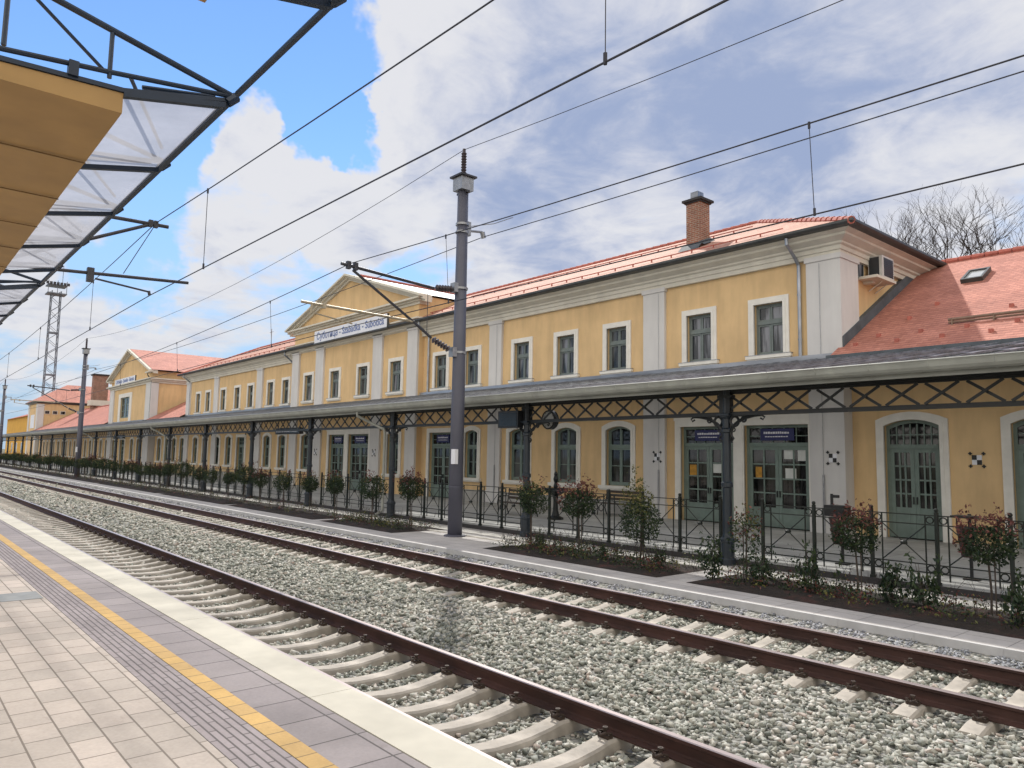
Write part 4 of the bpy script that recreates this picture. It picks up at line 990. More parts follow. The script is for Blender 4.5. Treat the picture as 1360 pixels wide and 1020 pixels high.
# ------------------------------------------------------------------ railings
def railing_proto():
    b=MB(); b.box(-.028,.028,-.028,.028,0,1.24); b.lathe(0,0,[(.02,1.24),(.036,1.26),(.038,1.285),(.02,1.31)],8); b.box(-.042,.042,-.042,.042,0,.05)
    post=b.build('post',M['fence_iron'],off=(0,0,0))
    b=MB(); L=1.02; i0,i1=.17,L-.17; y=0
    for z in(1.18,1.02,.34,.20): b.box(.03,L-.03,-.010,.010,z-.010,z+.010)
    for x in(i0,i1): b.box(x-.010,x+.010,-.009,.009,.08,1.18)
    for x in(.10,L-.10):
        for z in(1.10,.27): b.ring((x,0,z),.055,.011,n=12,k=4)
    b.tube([(i0,0,.36),(i1,0,1.0)],.011,5); b.tube([(i0,.02,1.0),(i1,.02,.36)],.011,5); b.lathe(L/2,.01,[(.03,.645),(.055,.66),(.055,.70),(.03,.715)],8)
    panel=b.build('panel',M['fence_iron'],off=(0,0,0)); return post,panel
post,panel=railing_proto(); used={'p':False,'n':False}
def part_copy(o,key,par,loc,sx=1):
    if not used[key]: c=o; used[key]=True
    else: c=o.copy(); COL.objects.link(c)
    c.parent=par; c.location=loc; c.scale=(sx,1,1); return c
runs=list(zip(COLX[1:],COLX[:-1]))
names=['outside the right edge','below the arched door','between the two nearest canopy columns','just right of the tall grey mast','before the sign door']
for i,(c0,c1) in enumerate(runs):
    if c1<-121: break
    a,bx=c0+.67,c1-.33; n=max(1,round((bx-a)/1.02)); st=(bx-a)/n
    if i<len(names): lab=f'dark green iron railing with crossed bars, {names[i]}'
    elif i<14: lab=f'iron railing run far along the platform, {WORD[i-4]} to the left of the tall mast'
    else: lab='iron railing run at the far end, beyond the small gabled pavilion'
    R=thing('iron_railing',(a,14.0,SZ),lab,'railing','iron railings along the station platform')
    for k in range(n+1): part_copy(post,'p',R,(st*k,0,0))
    for k in range(n): part_copy(panel,'n',R,(st*k,0,0),st/1.02)

# ------------------------------------------------------------------ catenary masts
def ribbed(b,p,q,n,r0,r1):
    p,q=Vector(p),Vector(q)
    for k in range(n):
        a=p.lerp(q,(k+.1)/n); m=p.lerp(q,(k+.5)/n); c=p.lerp(q,(k+.9)/n); b.tube([a,m,c],[r0,r1,r0],8)
    b.tube([p,q],r0*.8,8)
def mast(x,label,det=True):
    y=12.15; R=thing('catenary_mast',(x,y,GZ),label,'mast','grey catenary masts on the station side')
    b=MB(); b.tube([(x,y,GZ-.3),(x,y,3.5),(x,y,10.05)],[.20,.185,.15],18); b.build('pole',M['mast'],R,smooth=True)
    for z in(6.93,5.12,8.78,8.55):
        b=MB(); b.tube([(x,y,z-.03),(x,y,z+.03)],.19 if z>8 else .20,18)
        if z<8: b.box(x-.10,x+.10,y-.29,y-.15,z-.13,z+.13)
        b.build('clamp',M['galv'],R)
    b=MB(); b.box(x-.21,x+.21,y-.21,y+.21,9.75,10.12); b.slot=1; b.box(x-.28,x+.28,y-.28,y+.28,10.13,10.18); b.box(x-.24,x+.24,y-.05,y+.05,9.68,9.74); b.slot=0; b.build('top_box',[M['galv'],M['steel_dark']],R)
    b=MB(); ribbed(b,(x,y,10.18),(x,y,10.90),9,.062,.085); b.tube([(x,y,10.90),(x,y,11.0)],.05,6); b.build('post_insulator',M['insulator'],R)
    # cantilever arms over the track
    b=MB(); b.tube([(x,11.25,6.80),(x,8.45,6.97)],.042,8); b.tube([(x,11.2,5.43),(x,10.55,5.83),(x,8.78,6.86)],.036,8); b.tube([(x,11.05,6.76),(x,11.05,5.55)],.01,5)
    for yy in(8.65,8.85): b.box(x-.05,x+.05,yy-.05,yy+.05,6.87,7.06)
    ca=b.build('cantilever',M['steel_dark'],R)
    b=MB(); b.tube([(x,10.62,5.80),(x,7.45,5.86)],.034,8); b.tube([(x,7.72,5.83),(x,7.72,5.62)],.03,6); b.tube([(x,7.72,5.64),(x,8.82,5.50)],.018,6); b.box(x-.05,x+.05,8.0,8.08,5.78,5.9); b.build('registration_arm',M['steel_brass'],ca)
    for p,q in(((x,11.85,6.88),(x,11.3,6.82)),((x,11.8,5.18),(x,11.25,5.40))): b=MB(); ribbed(b,p,q,6,.05,.10); b.build('insulator',M['insulator'],ca)
    # feeder bracket on the station side
    b=MB(); b.box(x-.06,x+.06,y+.13,y+.27,8.5,8.9); b.tube([(x,y+.3,8.66),(x,y+.72,8.72)],.035,6); b.tube([(x,y+.72,8.72),(x,y+.78,8.55)],.07,8); b.tube([(x,y+.3,8.8),(x+.5,y+.75,8.86),(x+1.3,y+.77,8.86)],.012,5); b.build('feeder_bracket',M['galv'],R)
    b=MB(); b.box(x+.06,x+.24,y-.23,y-.13,2.05,2.45); b.build('number_plate',M['sign_white'],R)
    b=MB(); b.tube([(x,y,1.42),(x,y,1.45)],.207,18); b.build('weld_ring',M['mast'],R); b=MB(); b.lathe(x,y,[(.30,GZ),(.30,GZ+.03),(.22,GZ+.05)],18); b.build('base_ring',M['mast'],R)
mast(-16.4,'tall round grey catenary mast standing before the station, nearest and tallest of three')
mast(-65.6,'grey catenary mast in front of the gabled pavilion, second nearest of three')
mast(-112.8,'grey catenary mast at the left edge of the photo, farthest of three')
def mast_left(x,label):
    y=.2; R=thing('catenary_mast',(x,y,PZ),label,'mast','catenary masts on the near platform')
    b=MB(); b.tube([(x,y,PZ),(x,y,8.6)],[.19,.15],16); b.build('pole',M['mast'],R,smooth=True)
    b=MB(); b.tube([(x,y+.2,6.9),(x,2.4,6.95),(x,4.4,7.0)],.04,8); b.tube([(x,y+.25,5.2),(x,4.05,6.98)],.035,8)
    for yy in(4.05,4.15): b.box(x-.05,x+.05,yy-.04,yy+.04,6.93,7.07)
    ca=b.build('cantilever',M['steel_dark'],R)
    b=MB(); b.tube([(x,1.4,5.66),(x,4.87,5.87)],.034,8); b.box(x-.06,x+.06,2.95,3.07,5.58,5.86); b.tube([(x,3.1,5.66),(x,4.1,5.55)],.02,6); b.tube([(x,4.1,5.57),(x,4.12,5.48)],.03,6); b.tube([(x,4.12,6.95),(x,3.6,5.85)],.008,4); b.build('registration_arm',M['steel_dark'],ca)
mast_left(-16.4,'catenary mast behind the platform roof at left, its arms reaching over the nearer track')
mast_left(-65.6,'distant catenary mast on the near platform, farther along the nearer track')

# wires
SUP=[82.4,33.0,-16.4,-65.6,-112.8,-162]
def sagpath(ys,zs,sag,n=14):
    pts=[]
    for k in range(len(SUP)-1):
        x0,x1=SUP[k],SUP[k+1]
        for i in range(n if k<len(SUP)-2 else n+1):
            t=i/n; s=4*t*(1-t); pts.append((x0+(x1-x0)*t,ys[k]+(ys[k+1]-ys[k])*t,zs-sag*s))
    return pts
def at(pts,x):
    for a,b in zip(pts,pts[1:]):
        if b[0]<=x<=a[0]:
            t=(a[0]-x)/(a[0]-b[0]); return tuple(a[i]+(b[i]-a[i])*t for i in range(3))
def wire(name,pts,r,label,drop=None,dx=()):
    m=pts[len(pts)//2]; b=MB(); b.tube(pts,r,5)
    if not dx: tag(b.build(name,M['wire'],off=m),label,'wire','overhead wires'); return
    R=thing(name,m,label,'wire','overhead wires'); b.build('strand',M['wire'],R)
    for x in dx:
        p=at(pts,x); q=at(drop,x)
        b=MB(); b.tube([p,q],.006,4); b.tube([(q[0],q[1],q[2]-.02),(q[0],q[1],q[2]+.08)],.018,5); b.tube([(p[0],p[1],p[2]-.07),(p[0],p[1],p[2]+.02)],.018,5); b.build('dropper',M['wire'],R)
ya=[4.5,4.75,4.15,4.7,4.2,4.6]; yb=[9.2,9.4,8.83,9.4,8.85,9.3]
c1=sagpath(ya,5.50,.0); m1=sagpath(ya,7.03,.42); c2=sagpath(yb,5.45,.0); m2=sagpath([v-.12 if i==2 else v for i,v in enumerate(yb)],7.02,.52)
DX1=[-3.9,-13.3,-22.5,-31.5,-40.6,-50,-58.5]; DX2=[-4.5,-12.4,-21.5,-31,-40.5,-50,-59]
wire('contact_wire',c1,.010,'contact wire over the nearer track, lower of its pair'); wire('messenger_wire',m1,.010,'carrying wire over the nearer track with thin droppers',c1,DX1)
wire('contact_wire',c2,.011,'contact wire over the farther track, passing low before the roofs'); wire('messenger_wire',m2,.011,'carrying wire over the farther track with thin droppers',c2,DX2)
wire('feeder_wire',sagpath([12.15]*6,10.98,1.05),.009,'feeder wire strung along the very tops of the grey masts')
wire('feeder_wire',sagpath([12.9]*6,8.58,.38),.012,'feeder wire carried on brackets at the back of the grey masts')

# ------------------------------------------------------------------ roof over the near platform
def near_roof(x1,label):
    x0=x1-8.15; R=thing('platform_roof',(x1,-1.2,PZ),label,'platform roof','roof bays over the near platform')
    b=MB(); b.prism_x([(-2.4,4.98),(1.33,5.0),(1.33,5.17),(.5,5.13),(-.9,5.10),(-2.4,5.13)],x0,x1); so=b.build('soffit',M['soffit'],R)
    b=MB()
    for x in np.arange(x0+1.36,x1-.2,1.36): b.box(x-.007,x+.007,-2.4,1.328,4.975,4.985)
    b.build('soffit_joint',plain('dark_joint',(.22,.14,.055),.8),so)
    b=MB(); b.quad((x0+.05,1.30,5.19),(x1-.02,1.30,5.19),(x1-.02,2.15,5.37),(x0+.05,2.15,5.37)); b.build('roof_sheet',M['membrane'],R)
    b=MB(); b.tube([(x0-.1,2.19,5.40),(x1+.02,2.19,5.40)],.03,8); b.box(x0,x1,2.13,2.18,5.34,5.385); b.build('edge_beam',M['canopy_blue'],R)
    xs=np.linspace(x0,x1,5)
    for k,x in enumerate(xs):
        b=MB(); b.tube([(x,-2.3,5.28),(x,.5,5.23),(x,1.2,5.31),(x,2.19,5.44)],.022,8)
        b.tube([(x,-1.2,6.0),(x,0.1,5.93),(x,.81,5.76),(x,2.19,5.45)],.027,8)
        for yv,zt in((1.22,5.66),(.51,5.83),(-.3,5.95)): b.tube([(x,yv,5.26),(x,yv,zt)],.018,6)
        b.tube([(x,.55,5.82),(x,1.18,5.31)],.014,6); b.tube([(x,-.3,5.92),(x,.48,5.26)],.014,6)
        b.box(x-.04,x+.04,.93,1.0,5.18,5.30); b.tube([(x,2.16,5.37),(x,2.24,5.45)],.045,8)
        b.build('truss',M['canopy_blue'],R)
        b=MB(); b.box(x-.025,x+.025,1.31,2.14,5.15+.0,5.19) if False else None
        if k<5:
            b.prism_x([(1.33,5.135),(2.14,5.31),(2.14,5.36),(1.33,5.18)],x-.03,x+.03); b.build('purlin',M['canopy_blue'],R)
    b=MB(); b.prism_x([(-2.4,5.135),(-.9,5.105),(.5,5.135),(1.33,5.175),(2.16,5.375),(2.16,5.41),(1.33,5.212),(.5,5.172),(-.9,5.142),(-2.4,5.172)],x1-.05,x1+.015); b.build('end_beam',M['canopy_blue'],R)
    b=MB()
    for k in range(4):
        xa,xb=xs[k],xs[k+1]; b.tube([(xb-.1,1.4,5.36),(xa+.25,2.1,5.50)],.018,6); b.tube([(xb-.15,1.5,5.34),(xb-.15,2.1,5.46)],.018,6)
    b.build('bracing',M['canopy_blue'],R)
    for x in(x0+1.8,x1-1.8):
        b=MB(); b.tube([(x,-1.2,PZ),(x,-1.2,5.0)],.13,12); b.box(x-.2,x+.2,-1.4,-1.0,PZ,PZ+.05); b.build('column',M['canopy_blue'],R)
    return R
near_roof(3.66,'ochre platform roof bay overhead, showing only a corner beam and soffit scrap')
near_roof(-6.48,'ochre platform roof bay at upper left with milky roof sheet along its edge')
near_roof(-16.44,'farther platform roof bay peeping in at the left edge below the near one')
near_roof(-26.4,'farthest platform roof bay, mostly beyond the left edge')
b=MB()
b.tube([(-6.31,2.19,5.40),(-4.55,2.19,5.40)],.027,8)
tag(b.build('tie_beam',M['canopy_blue'],off=(-5.4,2.19,5.4)),'dark tube linking two platform roof bays against the blue sky','beam')
b=MB(); b.tube([(-16.35,2.19,5.40),(-14.7,2.19,5.40)],.035,8)
tag(b.build('tie_beam',M['canopy_blue'],off=(-15.5,2.19,5.4)),'short dark tube between the upper left roof bay and the next bay','beam')

# ------------------------------------------------------------------ floodlight tower
def tower():
    x,y=-172,25.75; R=thing('floodlight_tower',(x,y,0),'tall slender lattice floodlight tower behind the far roofs at left','tower')
    b=MB(); H=34.0
    def hw(z): return .95-.15*z/H
    zs=list(np.linspace(0,H,25))
    for sx in(-1,1):
        for sy in(-1,1): b.tube([(x+sx*hw(0),y+sy*hw(0),0),(x+sx*hw(H),y+sy*hw(H),H)],.10,6)
    for i,(z0,z1) in enumerate(zip(zs,zs[1:])):
        a,c=hw(z0),hw(z1); f=1 if i%2 else -1
        for s in(-1,1):
            b.tube([(x+s*a,y-f*a,z0),(x+s*c,y+f*c,z1)],.05,4); b.tube([(x-f*a,y+s*a,z0),(x+f*c,y+s*c,z1)],.05,4)
        if i%6==0 and i:
            for s in(-1,1): b.box(x-a,x+a,y+s*a-.1,y+s*a+.1,z0-.12,z0+.12); b.box(x+s*a-.1,x+s*a+.1,y-a,y+a,z0-.12,z0+.12)
    b.build('lattice',M['lattice_tower'],R)
    b=MB()
    for z in(33.3,35.0): b.box(x-1.6,x+1.6,y-1.7,y+1.7,z,z+.2)
    for sy in(-1.6,0,1.6): b.tube([(x+1.4,y+sy,33.3),(x+1.4,y+sy,36)],.06,5)
    b.tube([(x,y+1.0,35),(x,y+1.0,39.5)],.05,4); b.build('head_platform',M['lattice_tower'],R)
    for k in range(7):
        yy=y-1.8+.6*k; b=MB(); b.box(x+1.5,x+1.9,yy-.22,yy+.22,35.1,35.6); b.build('floodlight',M['steel_dark'],R)
tower()

# ------------------------------------------------------------------ small things on and before the facade
def aircon(y,label,w=.8):
    x=-10.1; R=thing('air_conditioner',(x+.3,y,8.05),label,'air conditioner')
    b=MB(); b.box(x+.12,x+.55,y-w/2,y+w/2,8.02,8.72); b.build('casing',M['ac_white'],R)
    b=MB(); b.box(x+.551,x+.56,y-w*.36,y+w*.42,8.08,8.66)
    for k in range(9): b.box(x+.56,x+.567,y-w*.36,y+w*.42,8.10+.06*k,8.115+.06*k)
    b.build('fan_grille',M['ac_dark'],R)
    b=MB(); b.box(x+.15,x+.46,y-w/2-.008,y-w/2-.001,8.06,8.68); b.build('side_vent',M['ac_dark'],R)
    b=MB(); b.box(x,x+.60,y-w/2-.5,y+w/2+.04,7.93,8.015); b.tube([(x+.03,y-.2,7.68),(x+.45,y-.2,7.94)],.02,5); b.tube([(x+.03,y+.25,7.68),(x+.45,y+.25,7.94)],.02,5); b.box(x,x+.3,y-.55,y-.35,7.85,7.928); b.build('bracket',M['cream'],R)
aircon(23.7,'grey and white air conditioner on a shelf high on the end wall',.85)
def emblem(x,y,z,label):
    R=thing('emblem_plaque',(x,y,z),label,'plaque','chequered heritage plaques on the facade')
    s=.115
    b=MB(); b.box(x-s,x+s,y-.02,y,z-s*1.1,z+s*1.1); b.build('plate',M['sign_white'],R)
    b=MB(); b.box(x-s,x-.002,y-.026,y-.0205,z+.002,z+s*1.1); b.box(x+.002,x+s,y-.026,y-.0205,z-s*1.1,z-.002)
    for sx in(-1,1):
        for sz in(-1,1):
            cx,cz=x+sx*.155,z+sz*.165
            b.box(cx-.045,cx+.045,y-.022,y-.001,cz-.017,cz+.017); b.box(cx-.017,cx+.017,y-.021,y-.001,cz-.045,cz+.045)
    b.build('checks',M['black'],R)
emblem(-6.75,WY+.4,2.40,'black and white chequered plaque on the yellow wall right of the arched door')
emblem(-10.34,WY-.12,2.40,'black and white chequered plaque on the white corner pilaster')
emblem(-16.78,WY-.12,2.36,'black and white chequered plaque on the pilaster left of the wide doors')
emblem(-36.15,AY:=21.08,2.36,'black and white chequered plaque right of the blue signed doors below the pediment')
emblem(-43.3,AY,2.36,'black and white chequered plaque left of the blue signed doors below the pediment')
def clock():
    x,y,z=-14.72,CY+.32,3.30; R=thing('platform_clock',(x,y,z),'round white platform clock beside a canopy column','clock')
    b=MB(); n=24
    for s in(-1,1):
        b.quad(*[(x+.235*math.cos(s*-2*PI*k/n),y+s*.075,z+.235*math.sin(s*-2*PI*k/n)) for k in range(n)])
    b.build('dial',M['clock_face'],R)
    b=MB(); b.tube([(x,y-.07,z),(x,y+.07,z)],.25,24); b.ring((x,y-.075,z),.245,.022,n=24); b.ring((x,y+.075,z),.245,.022,n=24); b.tube([(x,y,z+.2),(x,y,z+.46)],.03,6); b.build('case',M['black'],R)
    b=MB(); b.tube([(x,y-.085,z),(x+.12,y-.085,z-.05)],.012,4); b.tube([(x,y-.088,z),(x+.05,y-.088,z-.17)],.009,4)
    for k in range(12): a=k*PI/6; b.tube([(x+.18*math.cos(a),y-.08,z+.18*math.sin(a)),(x+.215*math.cos(a),y-.08,z+.215*math.sin(a))],.007,4)
    b.build('hands',M['black'],R)
clock()
def hanging(x0,x1,y,z0,z1,label,lines=False):
    R=thing('information_display',((x0+x1)/2,y,z0),label,'display')
    b=MB(); b.box(x0,x1,y-.10,y+.10,z0,z1); b.build('housing',M['black'],R)
    b=MB(); b.box(x0+.05,x1-.05,y-.106,y-.101,z0+.05,z1-.05); b.build('screen',M['dark_panel'],R)
    for x in(x0+.15,x1-.15): b=MB(); b.tube([(x,y,z1),(x,y,z1+.5)],.018,5); b.build('hanger',M['iron'],R)
    if lines:
        b=MB(); xx=x0+.12
        while xx<x1-.2: l=random.uniform(.06,.2); b.box(xx,xx+l,y-.11,y-.1065,(z0+z1)/2-.05,(z0+z1)/2+.05); xx+=l+.07
        b.build('lettering',M['letter_white'],R)
hanging(-16.28,-15.42,CY-.15,3.08,3.56,'black display box hanging under the canopy girder left of the clock')
hanging(-37.4,-34.5,16.0,3.22,3.54,'long dark sign board with small white lettering hanging under the canopy',True)
hanging(-69.5,-66.5,15.5,3.2,3.5,'dark hanging sign far along the canopy near the left end of the main building',True)
def bin_(x,y,label,hood):
    R=thing('litter_bin',(x,y,SZ),label,'bin','litter bins behind the railing')
    b=MB(); b.lathe(x,y,[(.08,.62),(.09,.63),(.155,1.12),(.165,1.12),(.165,1.16),(.14,1.16),(.085,.66)],12); b.build('basket',M['bin'],R)
    b=MB(); b.tube([(x,y+.2,SZ),(x,y+.2,1.38)],.03,6); b.box(x-.12,x+.12,y+.1,y+.3,SZ,SZ+.03)
    if hood:
        for s in(-1,1): b.tube([(x+s*.15,y,1.15),(x+s*.15,y,1.34)],.012,5)
        b.box(x-.20,x+.20,y-.16,y+.2,1.335,1.355)
    else:
        b.box(x-.2,x+.2,y-.15,y+.18,1.18,1.40); b.tube([(x-.2,y+.2,1.38),(x-.2,y+.2,1.62)],.03,6); b.box(x-.2,x-.05,y+.17,y+.23,1.54,1.60)
    b.build('stand',M['black'],R)
bin_(-4.85,15.0,'tapered rusty red litter bin with open hood, beneath the right wall plaque',True)
bin_(-7.2,15.0,'dark litter bin with red basket in front of the white corner pilaster',False)
def bench(x,y,label):
    R=thing('bench',(x,y,SZ),label,'bench','ornate benches on the station platform')
    b=MB()
    for k in range(5): b.box(x-.8,x+.8,y-.2+.09*k,y-.13+.09*k,.62,.65)
    b.build('seat',M['bark'],R)
    b=MB()
    for k in range(3): b.box(x-.8,x+.8,y+.28+.02*k,y+.31+.02*k,.75+.13*k,.84+.13*k)
    b.build('backrest',M['bark'],R)
    for s in(-1,1):
        b=MB(); xx=x+s*.78; b.tube([(xx,y-.2,SZ),(xx,y-.15,.4),(xx,y-.22,.62),(xx,y-.18,.85),(xx,y+.2,.85)],.022,6); b.tube([(xx,y+.32,SZ),(xx,y+.22,.45),(xx,y+.28,.7),(xx,y+.36,1.12)],.022,6); b.ring((xx,y+.02,.45),.12,.018,'x'); b.ring((xx,y-.1,.75),.07,.015,'x'); b.build('side_frame',M['iron'],R)
bench(-20.0,17.5,'ornate iron and wood bench behind the railing right of the tall mast')
bench(-18.0,20.6,'ornate iron and wood bench below the right ground floor window of the three')
def fountain(x,y):
    R=thing('drinking_fountain',(x,y,SZ),'black cast iron drinking fountain with finial behind the railing','fountain')
    b=MB(); b.lathe(x,y,[(.28,SZ),(.28,.26),(.14,.32),(.09,.5),(.075,.85),(.1,.95),(.07,1.0)],12); b.build('pedestal',M['iron'],R)
    b=MB(); b.lathe(x,y,[(.09,.98),(.34,1.12),(.42,1.22),(.40,1.24),(.1,1.16)],16); b.build('basin',M['iron'],R)
    b=MB(); b.lathe(x,y,[(.05,1.16),(.08,1.3),(.05,1.42),(.09,1.55),(.05,1.66),(.065,1.72),(.02,1.80)],10); b.build('finial',M['iron'],R)
fountain(-18.1,17.6)

# ------------------------------------------------------------------ planting
def leaves(b,pts,size,slot=0,el=1.9):
    for p in pts:
        a=Vector(rng.normal(size=3)); a.normalize(); c=Vector(rng.normal(size=3)); c=(c-c.dot(a)*a); c.normalize()
        s=size*rng.uniform(.6,1.3); b.slot=slot; p=Vector(p)
        b.quad(p-a*s*el*.5,p+c*s*.42+a*s*.05,p+a*s*el*.5,p-c*s*.42+a*s*.05)
    b.slot=0
def crown_pts(n,cz,rx,rz,lump=.25):
    cl=[Vector(rng.normal(size=3)).normalized() for _ in range(9)]
    out=[]
    while len(out)<n:
        d=Vector(rng.normal(size=3)).normalized(); r=rng.uniform(.25,1)**.45
        k=1+lump*max(d.dot(c) for c in cl)-lump*.6+rng.normal()*.06
        out.append((d.x*rx*r*k,d.y*rx*r*k,cz+d.z*rz*r*k))
    return out
def make_tree(kind):
    R=thing('photinia_tree',(0,0,0),'x','small tree')
    b=MB()
    if kind=='tall':
        b.tube([(0,0,0),(.02,0,.6),(0,.01,1.5)],[.02,.016,.006],6)
    else:
        b.tube([(0,0,0),(.01,.01,.35),(-.01,0,.75),(0,0,1.0)],[.018,.015,.014,.008],6)
        for k in range(5):
            a=rng.uniform(0,2*PI); b.tube([(0,0,.72+.04*k),(.15*math.cos(a),.15*math.sin(a),.95+.03*k),(.26*math.cos(a),.26*math.sin(a),1.1+.04*k)],[.009,.006,.003],4)
    b.tube([(.07,.0,0),(.07,.0,1.0)],.011,5)
    b.build('trunk',M['bark'],R,off=(0,0,0))
    b=MB()
    if kind=='tall':
        leaves(b,crown_pts(1400,.82,.42,.40),.036,0); leaves(b,crown_pts(260,1.15,.30,.42),.038,2)
        for k in range(5):
            x,y=rng.normal(size=2)*.13; h=rng.uniform(1.5,1.95)
            leaves(b,[(x*(1-t*.3)+rng.normal()*.045,y*(1-t*.3)+rng.normal()*.045,1.1+(h-1.1)*t) for t in rng.uniform(0,1,45)],.034,2)
    elif kind=='loose':
        leaves(b,crown_pts(380,.75,.33,.45,.5),.04,0); leaves(b,crown_pts(90,1.0,.28,.4,.5),.038,1); leaves(b,crown_pts(120,.95,.28,.4,.5),.036,2)
    else:
        rx=rng.uniform(.29,.37); leaves(b,crown_pts(1700,1.02,rx,rng.uniform(.26,.33),.55),.033,0)
        red=kind=='red'
        pts=[p for p in crown_pts(600 if red else 260,1.10,.40,.33,.45) if p[2]>1.13 or p[0]<-.22]
        leaves(b,pts,.033,1 if red else 2)
        for k in range(9 if red else 5):
            x,y=rng.normal(size=2)*.2; h=rng.uniform(1.38,1.62)
            leaves(b,[(x+rng.normal()*.03,y+rng.normal()*.03,1.2+(h-1.2)*t) for t in rng.uniform(0,1,16)],.034,1)
    b.build('crown',[M['leaf'],M['leaf_red'],M['leaf_yellow']],R,off=(0,0,0)); return R
protos={k:[make_tree(k) for _ in range(4)] for k in('red','green')}; protos['tall']=[make_tree('tall')]; protos['loose']=[make_tree('loose')]
usedt=set()
def plant(kind,i,x,y,label,s=1,rz=None):
    p=protos[kind][i%len(protos[kind])]
    o=p if id(p) not in usedt else copy_tree(p); usedt.add(id(p))
    o.location=(x,y,GZ+.02); o.scale=(s,s,s); o.rotation_euler=(0,0,(random.uniform(-.5,.5) if kind=='red' else random.uniform(-3,3)) if rz is None else rz); tag(o,label,'small tree','little standard trees in the planting beds'); return o
TR=[('red',-3.70,'red tipped little tree with round crown, rightmost in the photo',1.0),('red',-5.55,'broad little tree with red tipped crown below the corner pilaster',.98),
 ('loose',-7.55,'thin straggly little tree right of the nearest full column',1.0),('tall',-10.05,'tallest little tree, yellowish pointed crown before the wide doors',1.05),
 ('red',-11.85,'red topped round little tree below the middle arched window',1.12),('green',-13.5,'dark little tree in front of the column with the clock',1.1),
 ('red',-18.7,'red flushed round little tree just left of the tall mast',1.15),('green',-20.9,'dark round little tree, second to the left of the tall mast',1.08),('green',-23.5,'dark round little tree, third to the left of the tall mast',1.05)]
for k,(kd,x,l,s) in enumerate(TR): plant(kd,k,x,12.25+random.uniform(-.08,.08),l,s,0 if kd=='tall' else None)
x=-25.6; k=0
while x>-118:
    plant('red' if k in(2,9,12,17) else 'green',k,x,12.25+random.uniform(-.15,.15),f'dark round little tree, {WORD[k+3]} to the left of the tall mast' if k<12 else 'little dark round tree in the far part of the long row',random.uniform(.95,1.2)); x-=random.uniform(1.75,2.3); k+=1
def make_shrub():
    R=thing('evergreen_shrub',(0,0,0),'x','shrub')
    b=MB()
    for k in range(6):
        a=rng.uniform(0,2*PI); r=rng.uniform(.05,.16); b.tube([(0,0,0),(r*math.cos(a),r*math.sin(a),rng.uniform(.3,.5))],[.009,.004],4)
    b.build('stems',M['bark'],R,off=(0,0,0))
    b=MB(); leaves(b,crown_pts(260,.20,.19,.18,.6),.036,0,2.0)
    for k in range(7):
        x,y=rng.normal(size=2)*.10; h=rng.uniform(.35,.62); leaves(b,[(x*(1+t)+rng.normal()*.03,y*(1+t)+rng.normal()*.03,h*t) for t in rng.uniform(.3,1,26)],.036,0,2.2)
    b.build('foliage',M['leaf'],R,off=(0,0,0)); return R
shp=[make_shrub() for _ in range(5)]; us=set()
SH=[(-3.2,11.75,1.0,'dark evergreen shrub at the right edge of the photo'),(-4.4,11.8,1.0,'dark evergreen shrub just left of the rightmost little tree'),(-4.9,11.9,.95,'dark evergreen shrub below the arched door'),
 (-6.15,11.8,1.0,'dark evergreen shrub under the broad red tipped tree'),(-7.0,11.75,.9,'dark evergreen shrub beside the straggly little tree'),(-7.95,11.7,1.05,'dark evergreen shrub at the bed corner by the nearest column'),
 (-9.3,11.9,.6,'low evergreen shrub at the near end of the middle bed'),(-10.6,11.7,.55,'low evergreen shrub beside the tallest little tree'),(-12.7,11.9,.6,'low evergreen shrub left of the red topped tree')]
for i,(x,y,s,l) in enumerate(SH):
    p=shp[i%5]; o=p if id(p) not in us else copy_tree(p); us.add(id(p)); o.location=(x,y,GZ+.03); o.scale=(s*.95,s*.95,s*1.4); o.rotation_euler=(0,0,random.uniform(0,6)); tag(o,l,'shrub','evergreen shrubs in the planting beds')
for k in protos:
    for o in protos[k]:
        if id(o) not in usedt:
            for c in list(o.children): bpy.data.objects.remove(c)
            bpy.data.objects.remove(o)
# ground cover and dry twigs: nobody could count them
b=MB()
def cover(x0,x1,n,hmin,hmax):
    for k in range(n):
        x=random.uniform(x0,x1); y=random.uniform(11.3,12.8); h=random.uniform(hmin,hmax); sl=random.choice([0,0,0,1,1,2])
        leaves(b,[(x+rng.normal()*.07,y+rng.normal()*.07,GZ+.06+h*t) for t in rng.uniform(0,1,12)],.03,sl)
cover(-8,5,520,.06,.26); cover(-13.8,-8.8,300,.06,.30); cover(-22.3,-18,200,.08,.3); cover(-54,-23,330,.1,.35); cover(-118,-54,420,.15,.45)
tag(b.build('ground_cover',[M['leaf'],M['leaf_yellow'],M['leaf_red']]),'low mixed ground cover plants in the mulch beds','ground cover',None,'stuff')
b=MB()
for x0,x1,n in((-8,5,130),(-13.8,-8.8,120),(-22.3,-18,50),(-54,-23,160)):
    for k in range(n):
        x=random.uniform(x0,x1); y=random.uniform(11.4,12.8); p=[Vector((x,y,GZ+.03))]
        d=Vector((random.uniform(-.35,.35),random.uniform(-.35,.35),1))
        for j in range(3): p.append(p[-1]+d*random.uniform(.1,.2)); d+=Vector((random.uniform(-.3,.3),random.uniform(-.3,.3),0))
        b.tube(p,[.006,.005,.004,.002],3,False)
        for j in(1,2):
            e=p[j]+Vector((random.uniform(-.15,.15),random.uniform(-.15,.15),random.uniform(.05,.2))); b.tube([p[j],e],[.003,.0015],3,False)
tag(b.build('dry_twigs',M['twig']),'bare dry twigs and stalks standing in the mulch beds','twigs',None,'stuff')

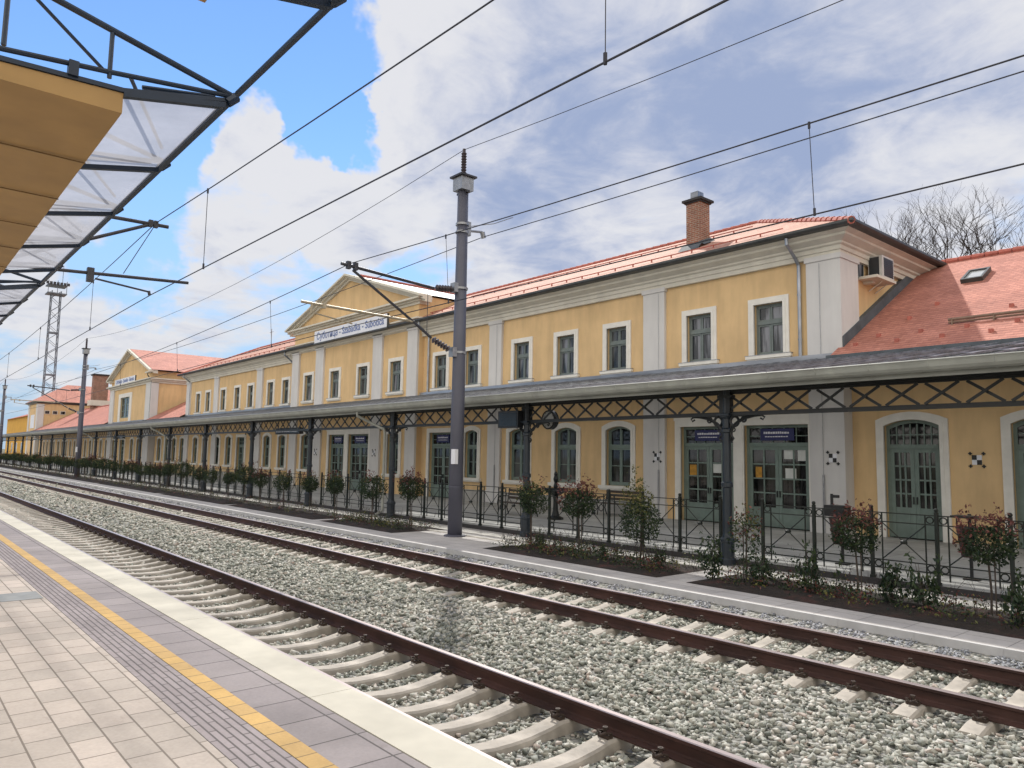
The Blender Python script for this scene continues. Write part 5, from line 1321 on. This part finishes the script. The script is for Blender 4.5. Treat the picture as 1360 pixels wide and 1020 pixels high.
# ------------------------------------------------------------------ bare trees behind the wing
def bare_tree(x,y,h,seed,label):
    r=random.Random(seed); R=thing('bare_tree',(x,y,0),label,'tree','bare trees behind the wing roof')
    t=MB(); c=MB(); t.tube([(x,y,-.3),(x+.1,y,h*.25),(x,y+.1,h*.45)],[.30,.24,.19],8)
    def grow(p,d,l,rad,dep):
        q=p+d*l*.5+Vector((r.uniform(-1,1),r.uniform(-1,1),r.uniform(-.3,.8)))*l*.08; e=p+d*l
        c.tube([p,q,e],[rad,rad*.85,rad*.68],5 if dep<2 else 3,False)
        if dep>=6: return
        for k in range(2 if dep<1 else r.choice([2,3,3])):
            nd=(d+Vector((r.uniform(-.8,.8),r.uniform(-.8,.8),r.uniform(-.12,.5)))).normalized(); grow(p.lerp(e,r.uniform(.55,1)),nd,l*r.uniform(.62,.82),rad*.62,dep+1)
    for k in range(8):
        a=2*PI*k/8+r.uniform(-.4,.4); grow(Vector((x,y,h*(.26+.035*k))),Vector((math.cos(a)*.6,math.sin(a)*.6,.9)).normalized(),h*.21,.085,0)
    t.build('trunk',M['twig'],R); c.build('crown',M['twig'],R)
bare_tree(-17.4,41,15.6,21,'bare leafless tree half hidden behind the main roof corner, leftmost of four'); bare_tree(-15.2,41,15.2,3,'wide bare leafless tree just behind the building corner'); bare_tree(-13.0,40,14.6,8,'bare leafless tree above the wing ridge, second tallest of four'); bare_tree(-10.9,40,13.2,12,'smallest bare leafless tree above the wing ridge, rightmost of four')
b=MB(); b.tube([(-5.1,28.0,9.3),(-5.1,28.0,11.0)],.03,5)
for k in range(4): b.tube([(-5.1-.25,28,10.2+.2*k),(-5.1+.25,28,10.2+.2*k)],.018,4)
tag(b.build('roof_aerial',M['galv'],off=(-5.1,28,9.3)),'thin roof aerial on the ridge of the right wing','aerial')

sc.render.engine='CYCLES'
sc.cycles.use_denoising=True
try: sc.cycles.denoiser='OPENIMAGEDENOISE'
except Exception: pass
sc.cycles.max_bounces=8; sc.cycles.diffuse_bounces=5; sc.cycles.glossy_bounces=2; sc.cycles.transparent_max_bounces=6
sc.cycles.use_adaptive_sampling=True; sc.cycles.adaptive_threshold=.02
sc.cycles.sample_clamp_indirect=4
